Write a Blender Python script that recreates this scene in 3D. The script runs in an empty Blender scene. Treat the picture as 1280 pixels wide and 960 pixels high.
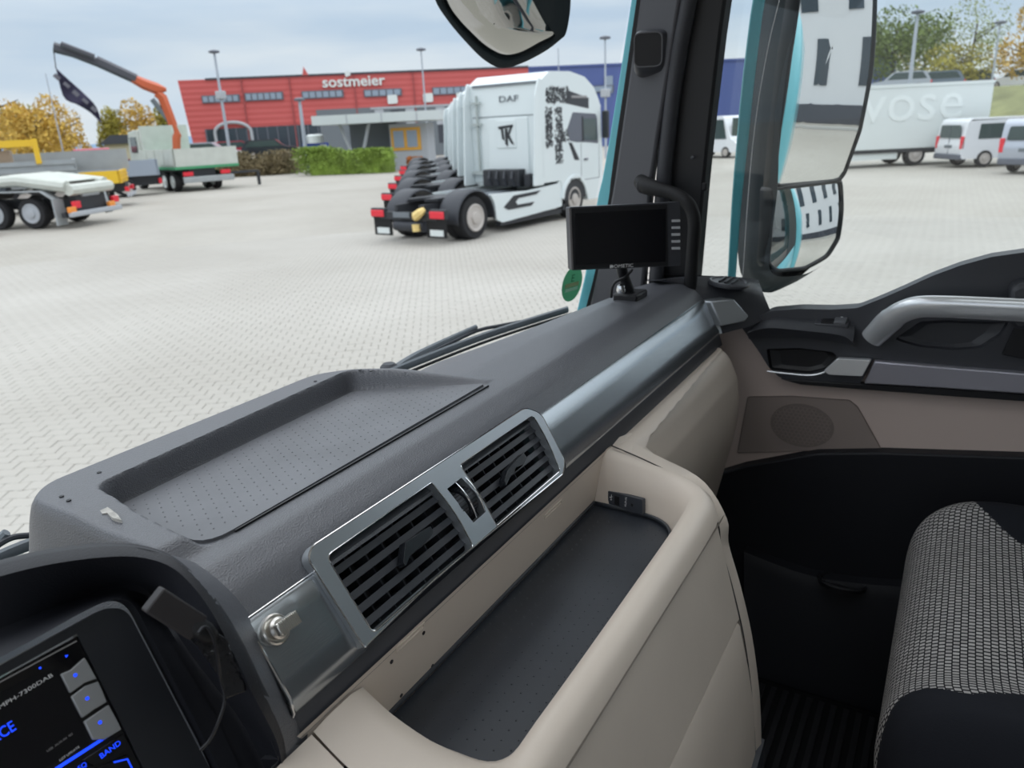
import bpy, bmesh, math, random
import numpy as np
from mathutils import Vector, Matrix
from mathutils.geometry import tessellate_polygon
random.seed(7); RNG = np.random.default_rng(7)
V = Vector
# ------------------------------------------------------------------ camera
FPX = 950.0
AZ, PITCH, ROLL = math.radians(59.0), math.atan(322/950), math.radians(2.8)
CAM = V((0, 0, 2.5))
F_ = V((math.sin(AZ)*math.cos(PITCH), math.cos(AZ)*math.cos(PITCH), -math.sin(PITCH)))
R0 = V((math.cos(AZ), -math.sin(AZ), 0)); U0 = R0.cross(F_)
R_ = math.cos(ROLL)*R0 - math.sin(ROLL)*U0
U_ = math.sin(ROLL)*R0 + math.cos(ROLL)*U0
cam = bpy.data.cameras.new('camera'); camo = bpy.data.objects.new('camera', cam)
bpy.context.scene.collection.objects.link(camo)
camo.matrix_world = Matrix((( R_.x, U_.x, -F_.x, CAM.x), (R_.y, U_.y, -F_.y, CAM.y), (R_.z, U_.z, -F_.z, CAM.z), (0, 0, 0, 1)))
cam.sensor_width = 36; cam.lens = 36*FPX/1280; cam.clip_start = 0.02; cam.clip_end = 2000
cam.dof.use_dof = True; cam.dof.focus_distance = 0.85; cam.dof.aperture_fstop = 9.0
bpy.context.scene.camera = camo
# ------------------------------------------------------------------ world: overcast sky with soft cloud bands
sc = bpy.context.scene
sc.view_settings.view_transform = 'Standard'; sc.view_settings.look = 'None'
sc.view_settings.exposure = 0.0; sc.view_settings.gamma = 1.0
w = bpy.data.worlds.new('overcast_sky'); sc.world = w; w.use_nodes = True
nt = w.node_tree; nt.nodes.clear()
def wn(t, **k):
    n = nt.nodes.new(t)
    for a, b in k.items(): setattr(n, a, b)
    return n
tc = wn('ShaderNodeTexCoord'); sep = wn('ShaderNodeSeparateXYZ'); nt.links.new(tc.outputs['Generated'], sep.inputs[0])
rampz = wn('ShaderNodeValToRGB'); nt.links.new(sep.outputs['Z'], rampz.inputs[0])
e = rampz.color_ramp.elements
e[0].position = 0.0; e[0].color = (0.80, 0.86, 0.92, 1)
e[1].position = 1.0; e[1].color = (2.5, 2.55, 2.65, 1)
for p, c in ((0.04, (0.86, 0.92, 0.98)), (0.12, (0.72, 0.82, 0.93)), (0.3, (1.15, 1.23, 1.33)), (0.6, (2.0, 2.07, 2.18))):
    q = e.new(p); q.color = (*c, 1)
mp = wn('ShaderNodeMapping'); mp.inputs['Scale'].default_value = (1.6, 1.6, 9.0)
nz = wn('ShaderNodeTexNoise'); nz.inputs['Scale'].default_value = 1.7; nz.inputs['Detail'].default_value = 5
nt.links.new(tc.outputs['Generated'], mp.inputs[0]); nt.links.new(mp.outputs[0], nz.inputs[0])
rc = wn('ShaderNodeValToRGB'); nt.links.new(nz.outputs[0], rc.inputs[0])
rc.color_ramp.elements[0].position = 0.36; rc.color_ramp.elements[0].color = (0.80, 0.86, 0.93, 1)
rc.color_ramp.elements[1].position = 0.62; rc.color_ramp.elements[1].color = (1.07, 1.04, 1.01, 1)
mx = wn('ShaderNodeMix', data_type='RGBA', blend_type='MULTIPLY'); mx.inputs['Factor'].default_value = 1.0
nt.links.new(rampz.outputs[0], mx.inputs['A']); nt.links.new(rc.outputs[0], mx.inputs['B'])
bg = wn('ShaderNodeBackground'); bg.inputs['Strength'].default_value = 0.95
nt.links.new(mx.outputs['Result'], bg.inputs[0])
wo = wn('ShaderNodeOutputWorld'); nt.links.new(bg.outputs[0], wo.inputs[0])

# ------------------------------------------------------------------ helpers
COL = sc.collection
def ray(px, py): return R_*((px-640)/FPX) + U_*((480-py)/FPX) + F_
def at(px, py, X=None, Y=None, Z=None, D=None):
    d = ray(px, py)
    if X is not None: t = (X-CAM.x)/d.x
    elif Y is not None: t = (Y-CAM.y)/d.y
    elif Z is not None: t = (Z-CAM.z)/d.z
    else: t = D/d.length
    return CAM + d*t
class Pl:                       # a real plane in the place: origin, in-plane axes u, v; w = normal
    def __init__(s, p0, u, v):
        s.p0 = V(p0); s.u = V(u).normalized(); v = V(v); s.v = (v-s.u*v.dot(s.u)).normalized(); s.w = s.u.cross(s.v)
        s.M = Matrix(((s.u.x, s.v.x, s.w.x, s.p0.x), (s.u.y, s.v.y, s.w.y, s.p0.y), (s.u.z, s.v.z, s.w.z, s.p0.z), (0, 0, 0, 1)))
    def at(s, px, py, off=0):
        d = ray(px, py); t = (s.p0+s.w*off-CAM).dot(s.w)/d.dot(s.w); return CAM+d*t
    def st(s, px, py, off=0):
        q = s.at(px, py, off)-s.p0; return (q.dot(s.u), q.dot(s.v))
    def sts(s, pts, off=0): return [s.st(*p, off) for p in pts]
    def pt(s, a, b, c=0): return s.p0+s.u*a+s.v*b+s.w*c
def vplane(A, ang): return Pl((A[0], A[1], 0), (math.cos(ang), math.sin(ang), 0), (0, 0, 1))   # w points to the right of u (towards viewer for facades)
def catmull(pts, n):
    P = [V(p) for p in pts]; out = []
    m = len(P)-1
    for i in range(n):
        t = i/(n-1)*m; k = min(int(t), m-1); f = t-k
        p0 = P[max(k-1, 0)]; p1 = P[k]; p2 = P[k+1]; p3 = P[min(k+2, m)]
        out.append(0.5*((2*p1)+(p2-p0)*f+(2*p0-5*p1+4*p2-p3)*f*f+(3*p1-p0-3*p2+p3)*f**3))
    return out
def lin(pts, n):
    P = [V(p) for p in pts]; L = [0]
    for a, b in zip(P, P[1:]): L.append(L[-1]+(b-a).length)
    out = []
    for i in range(n):
        t = i/(n-1)*L[-1]; k = 0
        while k < len(P)-2 and L[k+1] < t: k += 1
        f = (t-L[k])/max(L[k+1]-L[k], 1e-9); out.append(P[k].lerp(P[k+1], f))
    return out
def rnd(pts, r, n=4):           # round the corners of a 2D polygon
    out = []; N = len(pts)
    rr = r if isinstance(r, (list, tuple)) else [r]*N
    for i in range(N):
        p = V((*pts[i][:2], 0)); a = V((*pts[i-1][:2], 0)); b = V((*pts[(i+1) % N][:2], 0))
        if rr[i] <= 0: out.append((p.x, p.y)); continue
        da = (a-p); db = (b-p); k = min(rr[i], da.length*.48, db.length*.48)
        A = p+da.normalized()*k; B = p+db.normalized()*k
        for j in range(n+1):
            t = j/n; q = A*(1-t)**2+p*2*t*(1-t)+B*t*t; out.append((q.x, q.y))
    return out
class MB:
    def __init__(s): s.v = []; s.f = []
    def add(s, vs, fs):
        o = len(s.v); s.v += [V(p) for p in vs]; s.f += [tuple(i+o for i in f) for f in fs]; return s
    def box(s, lo, hi, M=None):
        x0, y0, z0 = lo; x1, y1, z1 = hi
        vs = [V(p) for p in ((x0, y0, z0), (x1, y0, z0), (x1, y1, z0), (x0, y1, z0), (x0, y0, z1), (x1, y0, z1), (x1, y1, z1), (x0, y1, z1))]
        if M: vs = [M @ p for p in vs]
        return s.add(vs, [(0, 3, 2, 1), (4, 5, 6, 7), (0, 1, 5, 4), (1, 2, 6, 5), (2, 3, 7, 6), (3, 0, 4, 7)])
    def cbox(s, c, d, M=None): return s.box([c[i]-d[i]/2 for i in range(3)], [c[i]+d[i]/2 for i in range(3)], M)
    def poly(s, outer, w0, w1, M=None, holes=()):
        loops = [list(outer)]+[list(h) for h in holes]
        flat = [p for l in loops for p in l]; n = len(flat)
        vs = [V((p[0], p[1], w0)) for p in flat]+[V((p[0], p[1], w1)) for p in flat]
        if M: vs = [M @ p for p in vs]
        tri = tessellate_polygon([[V((p[0], p[1], 0)) for p in l] for l in loops])
        fs = [tuple(t) for t in tri]+[tuple(i+n for i in reversed(t)) for t in tri]
        if not holes: fs = [tuple(range(n-1, -1, -1)), tuple(range(n, 2*n))] if n > 2 and convex(outer) else fs
        o = 0
        for l in loops:
            m = len(l)
            for i in range(m):
                j = (i+1) % m; fs.append((o+i, o+j, o+j+n, o+i+n))
            o += m
        return s.add(vs, fs)
    def tube(s, pts, r, n=10, cap=True, flat=1.0, up=None):
        P = [V(p) for p in pts]; rr = r if isinstance(r, (list, tuple)) else [r]*len(P)
        vs = []; T = []
        for i in range(len(P)):
            t = (P[min(i+1, len(P)-1)]-P[max(i-1, 0)]).normalized(); T.append(t)
        ref = V(up) if up else (V((0, 0, 1)) if abs(T[0].z) < .9 else V((1, 0, 0)))
        a = (ref-T[0]*ref.dot(T[0])).normalized()
        for i in range(len(P)):
            a = (a-T[i]*a.dot(T[i])).normalized(); b = T[i].cross(a)
            for k in range(n):
                q = 2*math.pi*k/n; vs.append(P[i]+a*math.cos(q)*rr[i]*flat+b*math.sin(q)*rr[i])
        fs = [(i*n+k, i*n+(k+1) % n, (i+1)*n+(k+1) % n, (i+1)*n+k) for i in range(len(P)-1) for k in range(n)]
        if cap: fs += [tuple(range(n-1, -1, -1)), tuple((len(P)-1)*n+k for k in range(n))]
        return s.add(vs, fs)
    def lathe(s, prof, M=None, n=20):        # profile (r, h) about local z
        vs = []; 
        for r, h in prof:
            for k in range(n):
                q = 2*math.pi*k/n; p = V((r*math.cos(q), r*math.sin(q), h)); vs.append(M @ p if M else p)
        fs = [(i*n+k, i*n+(k+1) % n, (i+1)*n+(k+1) % n, (i+1)*n+k) for i in range(len(prof)-1) for k in range(n)]
        fs += [tuple(range(n-1, -1, -1)), tuple((len(prof)-1)*n+k for k in range(n))]
        return s.add(vs, fs)
    def loft(s, lines):
        n = len(lines[0]); vs = [V(p) for l in lines for p in l]
        return s.add(vs, [(i*n+k, i*n+k+1, (i+1)*n+k+1, (i+1)*n+k) for i in range(len(lines)-1) for k in range(n-1)])
def convex(o):
    sg = 0; n = len(o)
    for i in range(n):
        a, b, c = o[i], o[(i+1) % n], o[(i+2) % n]
        z = (b[0]-a[0])*(c[1]-b[1])-(b[1]-a[1])*(c[0]-b[0])
        if abs(z) < 1e-12: continue
        if sg == 0: sg = 1 if z > 0 else -1
        elif (z > 0) != (sg > 0): return False
    return True
WM = {}
def tag(o, label=None, cat=None, group=None, kind=None):
    if label: o['label'] = label
    if cat: o['category'] = cat
    if group: o['group'] = group
    if kind: o['kind'] = kind
    return o
def thing(name, label, cat, loc=(0, 0, 0), rz=0, group=None, kind=None):
    o = bpy.data.objects.new(name, None); COL.objects.link(o); o.empty_display_size = .1
    o.matrix_world = Matrix.Translation(V(loc)) @ Matrix.Rotation(rz, 4, 'Z'); WM[o.name] = o.matrix_world.copy()
    return tag(o, label, cat, group, kind)
def build(name, mb, mat, parent=None, world=True, smooth=35, bevel=0, seg=2, solid=0, kind=None, label=None, cat=None, group=None, fix=True, sub=0):
    me = bpy.data.meshes.new(name)
    vs = mb.v
    if parent is not None:
        PM = WM[parent.name]
        if world: inv = PM.inverted(); vs = [inv @ p for p in vs]
        M = PM
    else:
        if world:
            lo = V([min(p[i] for p in vs) for i in range(3)]); hi = V([max(p[i] for p in vs) for i in range(3)])
            c = V(((lo.x+hi.x)/2, (lo.y+hi.y)/2, lo.z)); vs = [p-c for p in vs]; M = Matrix.Translation(c)
        else: M = Matrix()
    me.from_pydata([tuple(p) for p in vs], [], mb.f)
    if fix:
        bm = bmesh.new(); bm.from_mesh(me); bmesh.ops.recalc_face_normals(bm, faces=bm.faces); bm.to_mesh(me); bm.free()
    me.materials.append(mat)
    if smooth:
        me.polygons.foreach_set('use_smooth', [True]*len(me.polygons)); me.set_sharp_from_angle(angle=math.radians(smooth))
    o = bpy.data.objects.new(name, me); COL.objects.link(o)
    if parent is not None: o.parent = parent
    else: o.matrix_world = M
    WM[o.name] = M
    if solid:
        m = o.modifiers.new('solid', 'SOLIDIFY'); m.thickness = solid; m.offset = 0
    if bevel:
        m = o.modifiers.new('bevel', 'BEVEL'); m.width = bevel; m.segments = seg; m.limit_method = 'ANGLE'; m.angle_limit = math.radians(40)
    if sub:
        m = o.modifiers.new('sub', 'SUBSURF'); m.levels = sub; m.render_levels = sub
    return tag(o, label, cat, group, kind)
def text(name, body, size, M, mat, parent, extr=0.0003, bold=0, ax='CENTER', shear=0, sx=1.0, label=None):
    cu = bpy.data.curves.new(name, 'FONT'); cu.body = body; cu.size = size; cu.extrude = extr; cu.align_x = ax; cu.align_y = 'CENTER'; cu.shear = shear
    cu.resolution_u = 3; cu.offset = bold
    tmp = bpy.data.objects.new('tmp', cu); COL.objects.link(tmp)
    dg = bpy.context.evaluated_depsgraph_get(); me = bpy.data.meshes.new_from_object(tmp.evaluated_get(dg))
    bpy.data.objects.remove(tmp); me.name = name
    me.transform(Matrix.Diagonal((sx, 1, 1, 1)))
    me.transform(WM[parent.name].inverted() @ M)
    me.materials.clear(); me.materials.append(mat)
    o = bpy.data.objects.new(name, me); COL.objects.link(o); o.parent = parent; WM[o.name] = WM[parent.name]
    if label: o['label'] = label
    return o
def kids(o): return [c for c in bpy.data.objects if c.parent == o]
def copy_tree(o, loc=None, rz=None, label=None, parent=None, km=None):
    if km is None:
        km = {}
        for c in bpy.data.objects:
            if c.parent: km.setdefault(c.parent.name, []).append(c)
    c = o.copy(); COL.objects.link(c); c.parent = parent
    if loc is not None: c.matrix_world = Matrix.Translation(V(loc)) @ Matrix.Rotation(rz or 0, 4, 'Z')
    if label: c['label'] = label
    for ch in km.get(o.name, []): copy_tree(ch, parent=c, km=km)
    return c
# ------------------------------------------------------------------ materials
def mat(name, col, rough=.5, metal=0, spec=.5, bump=0, bscale=200, btype='noise', var=0, vscale=5, emit=0, coat=0, aniso=0, stretch=None, bdist=.001):
    m = bpy.data.materials.new(name); m.use_nodes = True; n = m.node_tree; b = n.nodes['Principled BSDF']
    b.inputs['Base Color'].default_value = (*col, 1); b.inputs['Roughness'].default_value = rough
    b.inputs['Metallic'].default_value = metal; b.inputs['Specular IOR Level'].default_value = spec
    b.inputs['Coat Weight'].default_value = coat; b.inputs['Anisotropic'].default_value = aniso
    tc = n.nodes.new('ShaderNodeTexCoord'); mp = n.nodes.new('ShaderNodeMapping'); n.links.new(tc.outputs['Object'], mp.inputs[0])
    if stretch: mp.inputs['Scale'].default_value = stretch
    if emit: b.inputs['Emission Color'].default_value = (*col, 1); b.inputs['Emission Strength'].default_value = emit
    if bump:
        if btype == 'voronoi': t = n.nodes.new('ShaderNodeTexVoronoi'); o = t.outputs['Distance']
        else: t = n.nodes.new('ShaderNodeTexNoise'); o = t.outputs[0]; t.inputs['Detail'].default_value = 3
        t.inputs['Scale'].default_value = bscale; n.links.new(mp.outputs[0], t.inputs['Vector'])
        bp = n.nodes.new('ShaderNodeBump'); bp.inputs['Strength'].default_value = bump; bp.inputs['Distance'].default_value = bdist
        n.links.new(o, bp.inputs['Height']); n.links.new(bp.outputs[0], b.inputs['Normal'])
    if var:
        t = n.nodes.new('ShaderNodeTexNoise'); t.inputs['Scale'].default_value = vscale; t.inputs['Detail'].default_value = 6; n.links.new(mp.outputs[0], t.inputs['Vector'])
        r = n.nodes.new('ShaderNodeValToRGB'); n.links.new(t.outputs[0], r.inputs[0])
        r.color_ramp.elements[0].position = .3; r.color_ramp.elements[1].position = .7
        r.color_ramp.elements[0].color = (*[c*(1-var) for c in col], 1); r.color_ramp.elements[1].color = (*[min(c*(1+var), 1) for c in col], 1)
        n.links.new(r.outputs[0], b.inputs['Base Color'])
    return m
def glassmat(name, tint=(.93, .96, .95), refl=1.0):
    m = bpy.data.materials.new(name); m.use_nodes = True; n = m.node_tree; n.nodes.clear()
    t = n.nodes.new('ShaderNodeBsdfTransparent'); t.inputs[0].default_value = (*tint, 1)
    g = n.nodes.new('ShaderNodeBsdfGlossy'); g.inputs['Roughness'].default_value = 0.0
    f = n.nodes.new('ShaderNodeFresnel'); f.inputs[0].default_value = 1.45
    ml = n.nodes.new('ShaderNodeMath'); ml.operation = 'MULTIPLY'; ml.inputs[1].default_value = refl; n.links.new(f.outputs[0], ml.inputs[0])
    x = n.nodes.new('ShaderNodeMixShader'); n.links.new(ml.outputs[0], x.inputs[0]); n.links.new(t.outputs[0], x.inputs[1]); n.links.new(g.outputs[0], x.inputs[2])
    o = n.nodes.new('ShaderNodeOutputMaterial'); n.links.new(x.outputs[0], o.inputs[0]); return m
M_PAD = mat('grained_charcoal_plastic', (.092, .095, .108), .40, spec=.95, bump=.75, bscale=640, btype='voronoi', bdist=.0005)
M_TRAYMAT = mat('rubber_mat_grey', (.150, .154, .168), .50, spec=.7, bump=.06, bscale=300, var=.12, vscale=14)
M_SOFT = mat('smooth_charcoal_plastic', (.046, .048, .056), .42, spec=.5, bump=.12, bscale=900, bdist=.0004)
M_BLACK = mat('black_plastic', (.012, .012, .014), .42, spec=.45)
M_GLOSSBLACK = mat('gloss_black', (.006, .006, .007), .12, spec=.5)
M_BLACKRUB = mat('black_rubber', (.012, .012, .013), .55, spec=.3)
M_BEIGE = mat('beige_plastic', (.66, .57, .485), .42, spec=.4, bump=.08, bscale=700, bdist=.0004, var=.03, vscale=8)
M_TAUPE = mat('taupe_door_plastic', (.60, .49, .435), .45, spec=.4, bump=.08, bscale=700, bdist=.0004)
M_TAUPED = mat('taupe_speaker_cloth', (.21, .172, .155), .6, spec=.3)
M_MATB = mat('black_ribbed_mat', (.028, .032, .040), .40, spec=.5, bump=.12, bscale=60, bdist=.001, var=.2, vscale=9)
M_SILVER = mat('satin_silver_paint', (.50, .53, .56), .30, metal=.75, bump=.03, bscale=400)
M_BRUSH = mat('brushed_metal_trim', (.44, .47, .495), .25, metal=.88, aniso=.5, bump=.06, bscale=120, stretch=(1, 14, 14))
M_CHROME = mat('chrome', (.78, .79, .80), .12, metal=1)
M_SATCHROME = mat('satin_chrome', (.96, .98, 1.0), .24, metal=.55, spec=.9)
M_STEEL = mat('nickel_knob', (.80, .77, .72), .28, metal=1)
M_TEAL = mat('teal_cab_paint', (.125, .47, .54), .3, spec=.5, coat=.5)
M_HOUSE = mat('dark_mirror_housing', (.012, .018, .022), .65, spec=.12)
M_MIRROR = mat('mirror_glass', (.86, .88, .87), .015, metal=1)
M_GLASS = glassmat('window_glass', (.95, .975, .97), .8)
M_WSCREEN = glassmat('windscreen_glass', (.93, .955, .95), .35)
M_CARGLASS = mat('dark_vehicle_glass', (.05, .075, .075), .08, spec=.6)
M_SCREEN = mat('monitor_panel', (.006, .006, .008), .22, spec=.35)
M_LBLUE = mat('blue_backlight', (.01, .06, 1.0), .4, emit=1.3)
M_WPRINT = mat('white_print', (.75, .75, .75), .5)
M_GPRINT = mat('grey_print', (.30, .29, .29), .5)
M_SEATB = mat('black_seat_cloth', (.012, .013, .017), .85, spec=.15, bump=.3, bscale=500)
M_FLOOR = mat('dark_footwell', (.006, .006, .007), .7, spec=.2)
M_DOORLOW = mat('dark_door_lower', (.012, .0125, .016), .55, spec=.3)
M_SKIN = None
M_WHITE = mat('white_vehicle_paint', (.70, .76, .77), .3, coat=.4)
M_OFFWHITE = mat('offwhite_lorry_paint', (.54, .56, .51), .5, var=.08, vscale=2)
M_VANWHITE = mat('white_van_paint', (.76, .77, .80), .25, coat=.4)
M_VANSILVER = mat('silver_van_paint', (.46, .49, .56), .3, metal=.4, coat=.4)
M_BOXW = mat('white_box_body', (.71, .75, .74), .45)
M_BOXPRINT = mat('ghosted_lettering', (.80, .84, .83), .40)
M_TYRE = mat('tyre_rubber', (.022, .022, .024), .7, spec=.3)
M_RIM = mat('steel_rim', (.50, .46, .43), .5, metal=.1)
M_FENDER = mat('dark_mudguard', (.040, .043, .052), .5, spec=.4)
M_CHASSIS = mat('chassis_dark', (.025, .027, .032), .55)
M_RED = mat('red_cladding', (.56, .105, .10), .55)
M_BLUE = mat('blue_cladding', (.085, .12, .31), .55)
M_GREYCLAD = mat('grey_cladding', (.16, .18, .20), .6)
M_LIGHTGREY = mat('light_grey_render', (.42, .44, .47), .7)
M_WALLW = mat('white_render', (.66, .67, .69), .7)
M_PLINTH = mat('dark_plinth', (.05, .055, .07), .6)
M_WINDOW = mat('dark_window', (.035, .05, .065), .15, spec=.6)
M_WINPALE = mat('pale_window_pane', (.28, .34, .42), .2, spec=.6)
M_FRAME = mat('grey_window_frame', (.12, .13, .16), .5)
M_ORANGE = mat('orange_frame', (.70, .36, .05), .5)
M_PALM = mat('orange_crane_paint', (.56, .11, .04), .4)
M_CRANEG = mat('dark_crane_boom', (.07, .07, .085), .5)
M_FLAG = mat('dark_purple_flag', (.035, .03, .065), .8)
M_YEL = mat('yellow_paint', (.80, .50, .03), .45)
M_ALU = mat('aluminium_sideboard', (.36, .38, .39), .5, metal=.2, var=.08, vscale=2)
M_TARP = mat('teal_tarpaulin', (.04, .38, .36), .6)
M_LAMPR = mat('red_lamp_lens', (.75, .03, .05), .3)
M_LAMPO = mat('orange_lamp_lens', (.85, .30, .05), .3)
M_HOSE = mat('pale_yellow_coil', (.78, .58, .22), .5)
M_POST = mat('galvanised_post', (.42, .46, .52), .5, metal=.3)
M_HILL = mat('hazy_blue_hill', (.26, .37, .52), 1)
M_GRASS = mat('grass', (.19, .195, .085), .95, var=.3, vscale=.7, bump=.5, bscale=6, bdist=.1)
M_LY = mat('yellow_leaves', (.56, .37, .075), .8, var=.35, vscale=1.2)
M_LYG = mat('yellow_green_leaves', (.34, .30, .05), .8, var=.35, vscale=1.2)
M_LG = mat('green_leaves', (.15, .20, .05), .8, var=.4, vscale=1.2)
M_LP = mat('pale_green_leaves', (.32, .36, .17), .8, var=.3, vscale=1.2)
M_HEDGE = mat('hedge_leaves', (.20, .29, .045), .8, var=.35, vscale=1.5)
M_BROWNB = mat('brown_shrub_leaves', (.19, .15, .08), .9, var=.35, vscale=1.5)
M_OBUSH = mat('orange_bush_leaves', (.45, .17, .05), .9, var=.3, vscale=2)
M_BARK = mat('bark', (.10, .085, .07), .9)
M_CONC = mat('concrete_kerb', (.45, .44, .42), .8)
def houndstooth():
    m = mat('checked_seat_fabric', (.4, .38, .37), .85, spec=.15); n = m.node_tree; b = n.nodes['Principled BSDF']
    uv = n.nodes.new('ShaderNodeUVMap'); br = n.nodes.new('ShaderNodeTexBrick')
    br.inputs['Color1'].default_value = (.42, .40, .385, 1); br.inputs['Color2'].default_value = (.31, .295, .285, 1); br.inputs['Mortar'].default_value = (.015, .015, .018, 1)
    br.inputs['Scale'].default_value = 1; br.inputs['Brick Width'].default_value = 1; br.inputs['Row Height'].default_value = 2; br.inputs['Mortar Size'].default_value = .20; br.inputs['Mortar Smooth'].default_value = .2
    n.links.new(uv.outputs[0], br.inputs[0]); n.links.new(br.outputs[0], b.inputs['Base Color'])
    bp = n.nodes.new('ShaderNodeBump'); bp.inputs['Strength'].default_value = .3; bp.inputs['Distance'].default_value = .001; bp.invert = True
    n.links.new(br.outputs['Fac'], bp.inputs['Height']); n.links.new(bp.outputs[0], b.inputs['Normal']); return m
M_CHECK = houndstooth()
def ribbed(name, col, scale, axis):
    m = mat(name, col, .55); n = m.node_tree; b = n.nodes['Principled BSDF']; tc = n.nodes.new('ShaderNodeTexCoord')
    wv = n.nodes.new('ShaderNodeTexWave'); wv.bands_direction = axis; wv.inputs['Scale'].default_value = scale
    n.links.new(tc.outputs['Object'], wv.inputs[0]); bp = n.nodes.new('ShaderNodeBump'); bp.inputs['Strength'].default_value = .5; bp.inputs['Distance'].default_value = .05
    n.links.new(wv.outputs[1], bp.inputs['Height']); n.links.new(bp.outputs[0], b.inputs['Normal']); return m
M_REDC = ribbed('red_corrugated_cladding', (.56, .105, .10), .6, 'Z')
M_MATRIB = ribbed('ribbed_floor_mat', (.012, .012, .014), 18, 'Y')

# ------------------------------------------------------------------ ground: base slab + interlocking bone-shaped pavers
SX, SY = .2, .1475
gd = at(100, 592, Z=0)-at(0, 600, Z=0); GA = math.atan2(gd.y, gd.x)
def pavemat(name, base, mortar, tint=.06):
    m = mat(name, base, .8); n = m.node_tree; b = n.nodes['Principled BSDF']; L = n.links
    tc = n.nodes.new('ShaderNodeTexCoord'); mp = n.nodes.new('ShaderNodeMapping'); mp.inputs['Rotation'].default_value = (0, 0, -GA)
    L.new(tc.outputs['Object'], mp.inputs[0])
    br = n.nodes.new('ShaderNodeTexBrick'); br.inputs['Scale'].default_value = 1; br.inputs['Brick Width'].default_value = SX; br.inputs['Row Height'].default_value = SY
    br.inputs['Mortar Size'].default_value = .012; br.inputs['Mortar Smooth'].default_value = .6; br.inputs['Color1'].default_value = (*base, 1)
    br.inputs['Color2'].default_value = (*[c*(1-tint) for c in base], 1); br.inputs['Mortar'].default_value = (*mortar, 1); L.new(mp.outputs[0], br.inputs[0])
    nz = n.nodes.new('ShaderNodeTexNoise'); nz.inputs['Scale'].default_value = .22; nz.inputs['Detail'].default_value = 7; L.new(tc.outputs['Object'], nz.inputs[0])
    r = n.nodes.new('ShaderNodeValToRGB'); L.new(nz.outputs[0], r.inputs[0]); r.color_ramp.elements[0].position = .35; r.color_ramp.elements[1].position = .68
    r.color_ramp.elements[0].color = (.86, .85, .83, 1); r.color_ramp.elements[1].color = (1, 1, 1, 1)
    x = n.nodes.new('ShaderNodeMix'); x.data_type = 'RGBA'; x.blend_type = 'MULTIPLY'; x.inputs['Factor'].default_value = 1
    L.new(br.outputs[0], x.inputs['A']); L.new(r.outputs[0], x.inputs['B']); L.new(x.outputs['Result'], b.inputs['Base Color']); return m
M_GROUND = pavemat('pale_concrete_paving', (.435, .408, .365), (.355, .33, .29))
M_JOINT = mat('sandy_joint', (.33, .31, .262), .95)
def pavermat():
    m = mat('pale_concrete_paver', (.60, .58, .53), .8); n = m.node_tree; b = n.nodes['Principled BSDF']; L = n.links
    g = n.nodes.new('ShaderNodeNewGeometry'); nz = n.nodes.new('ShaderNodeTexNoise'); nz.inputs['Scale'].default_value = .22; nz.inputs['Detail'].default_value = 7
    L.new(g.outputs['Position'], nz.inputs[0]); r = n.nodes.new('ShaderNodeValToRGB'); L.new(nz.outputs[0], r.inputs[0])
    r.color_ramp.elements[0].position = .35; r.color_ramp.elements[1].position = .68
    r.color_ramp.elements[0].color = (.40, .375, .335, 1); r.color_ramp.elements[1].color = (.475, .45, .41, 1); 
    n2 = n.nodes.new('ShaderNodeTexNoise'); n2.inputs['Scale'].default_value = 5; n2.inputs['Detail'].default_value = 4; L.new(g.outputs['Position'], n2.inputs[0])
    r2 = n.nodes.new('ShaderNodeValToRGB'); L.new(n2.outputs[0], r2.inputs[0]); r2.color_ramp.elements[0].color = (.90, .90, .90, 1); r2.color_ramp.elements[1].color = (1, 1, 1, 1)
    x = n.nodes.new('ShaderNodeMix'); x.data_type = 'RGBA'; x.blend_type = 'MULTIPLY'; x.inputs['Factor'].default_value = 1
    L.new(r.outputs[0], x.inputs['A']); L.new(r2.outputs[0], x.inputs['B']); L.new(x.outputs['Result'], b.inputs['Base Color']); return m
M_PAVER = pavermat()
ground = build('ground', MB().box((-250, -250, -.3), (400, 400, -.014)), M_GROUND, kind='structure', smooth=0)
WMG = WM[ground.name]
bone = []
h, w1, w2 = SX/2-.003, .0675, .0755      # half length, half waist, half end (ends slot into the neighbours' waists)
prof = [(-h, w2), (-h*.55, w2), (-h*.25, w1-.001), (h*.25, w1-.001), (h*.55, w2), (h, w2)]
bone = [(x, y) for x, y in prof]+[(x, -y) for x, y in reversed(prof)]
ca, sa = math.cos(GA), math.sin(GA)
cells = []
Fh = V((math.sin(AZ), math.cos(AZ)))
for j in range(-190, 190):
    for i in range(-150, 150):
        u = (i+(.5 if j % 2 else 0))*SX; v = j*SY
        x = u*ca-v*sa; y = u*sa+v*ca
        r = math.hypot(x, y)
        if r < 3.2 or r > 21: continue
        az = math.degrees(math.atan2(x, y))
        if az < 17 or az > 108: continue
        dz = (-2.5); q = V((x, y, -2.5)); zc = q.dot(F_)
        if zc <= 0: continue
        px = 640+FPX*q.dot(R_)/zc; py = 480-FPX*q.dot(U_)/zc
        if px < -60 or px > 1340 or py > 760: continue
        if px > 330 and py > 520 and px < 900: continue
        cells.append((r, x, y, px, py))
def shown(c):
    px, py = c[3], c[4]
    if px < 0 or px > 1280: return False
    if px < 44: return py < 690
    if px < 440: return py < 608-.385*(px-44)
    if px < 740: return py < 455-.26*(px-440)
    return False
cells.sort(key=lambda c: c[0])
near = [c for c in cells if shown(c)][:300]; nid = {id(c) for c in near}
pm = bpy.data.meshes.new('paver')
mb = MB(); top = [(x*.985, y*.965) for x, y in bone]
n = len(bone)
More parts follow.
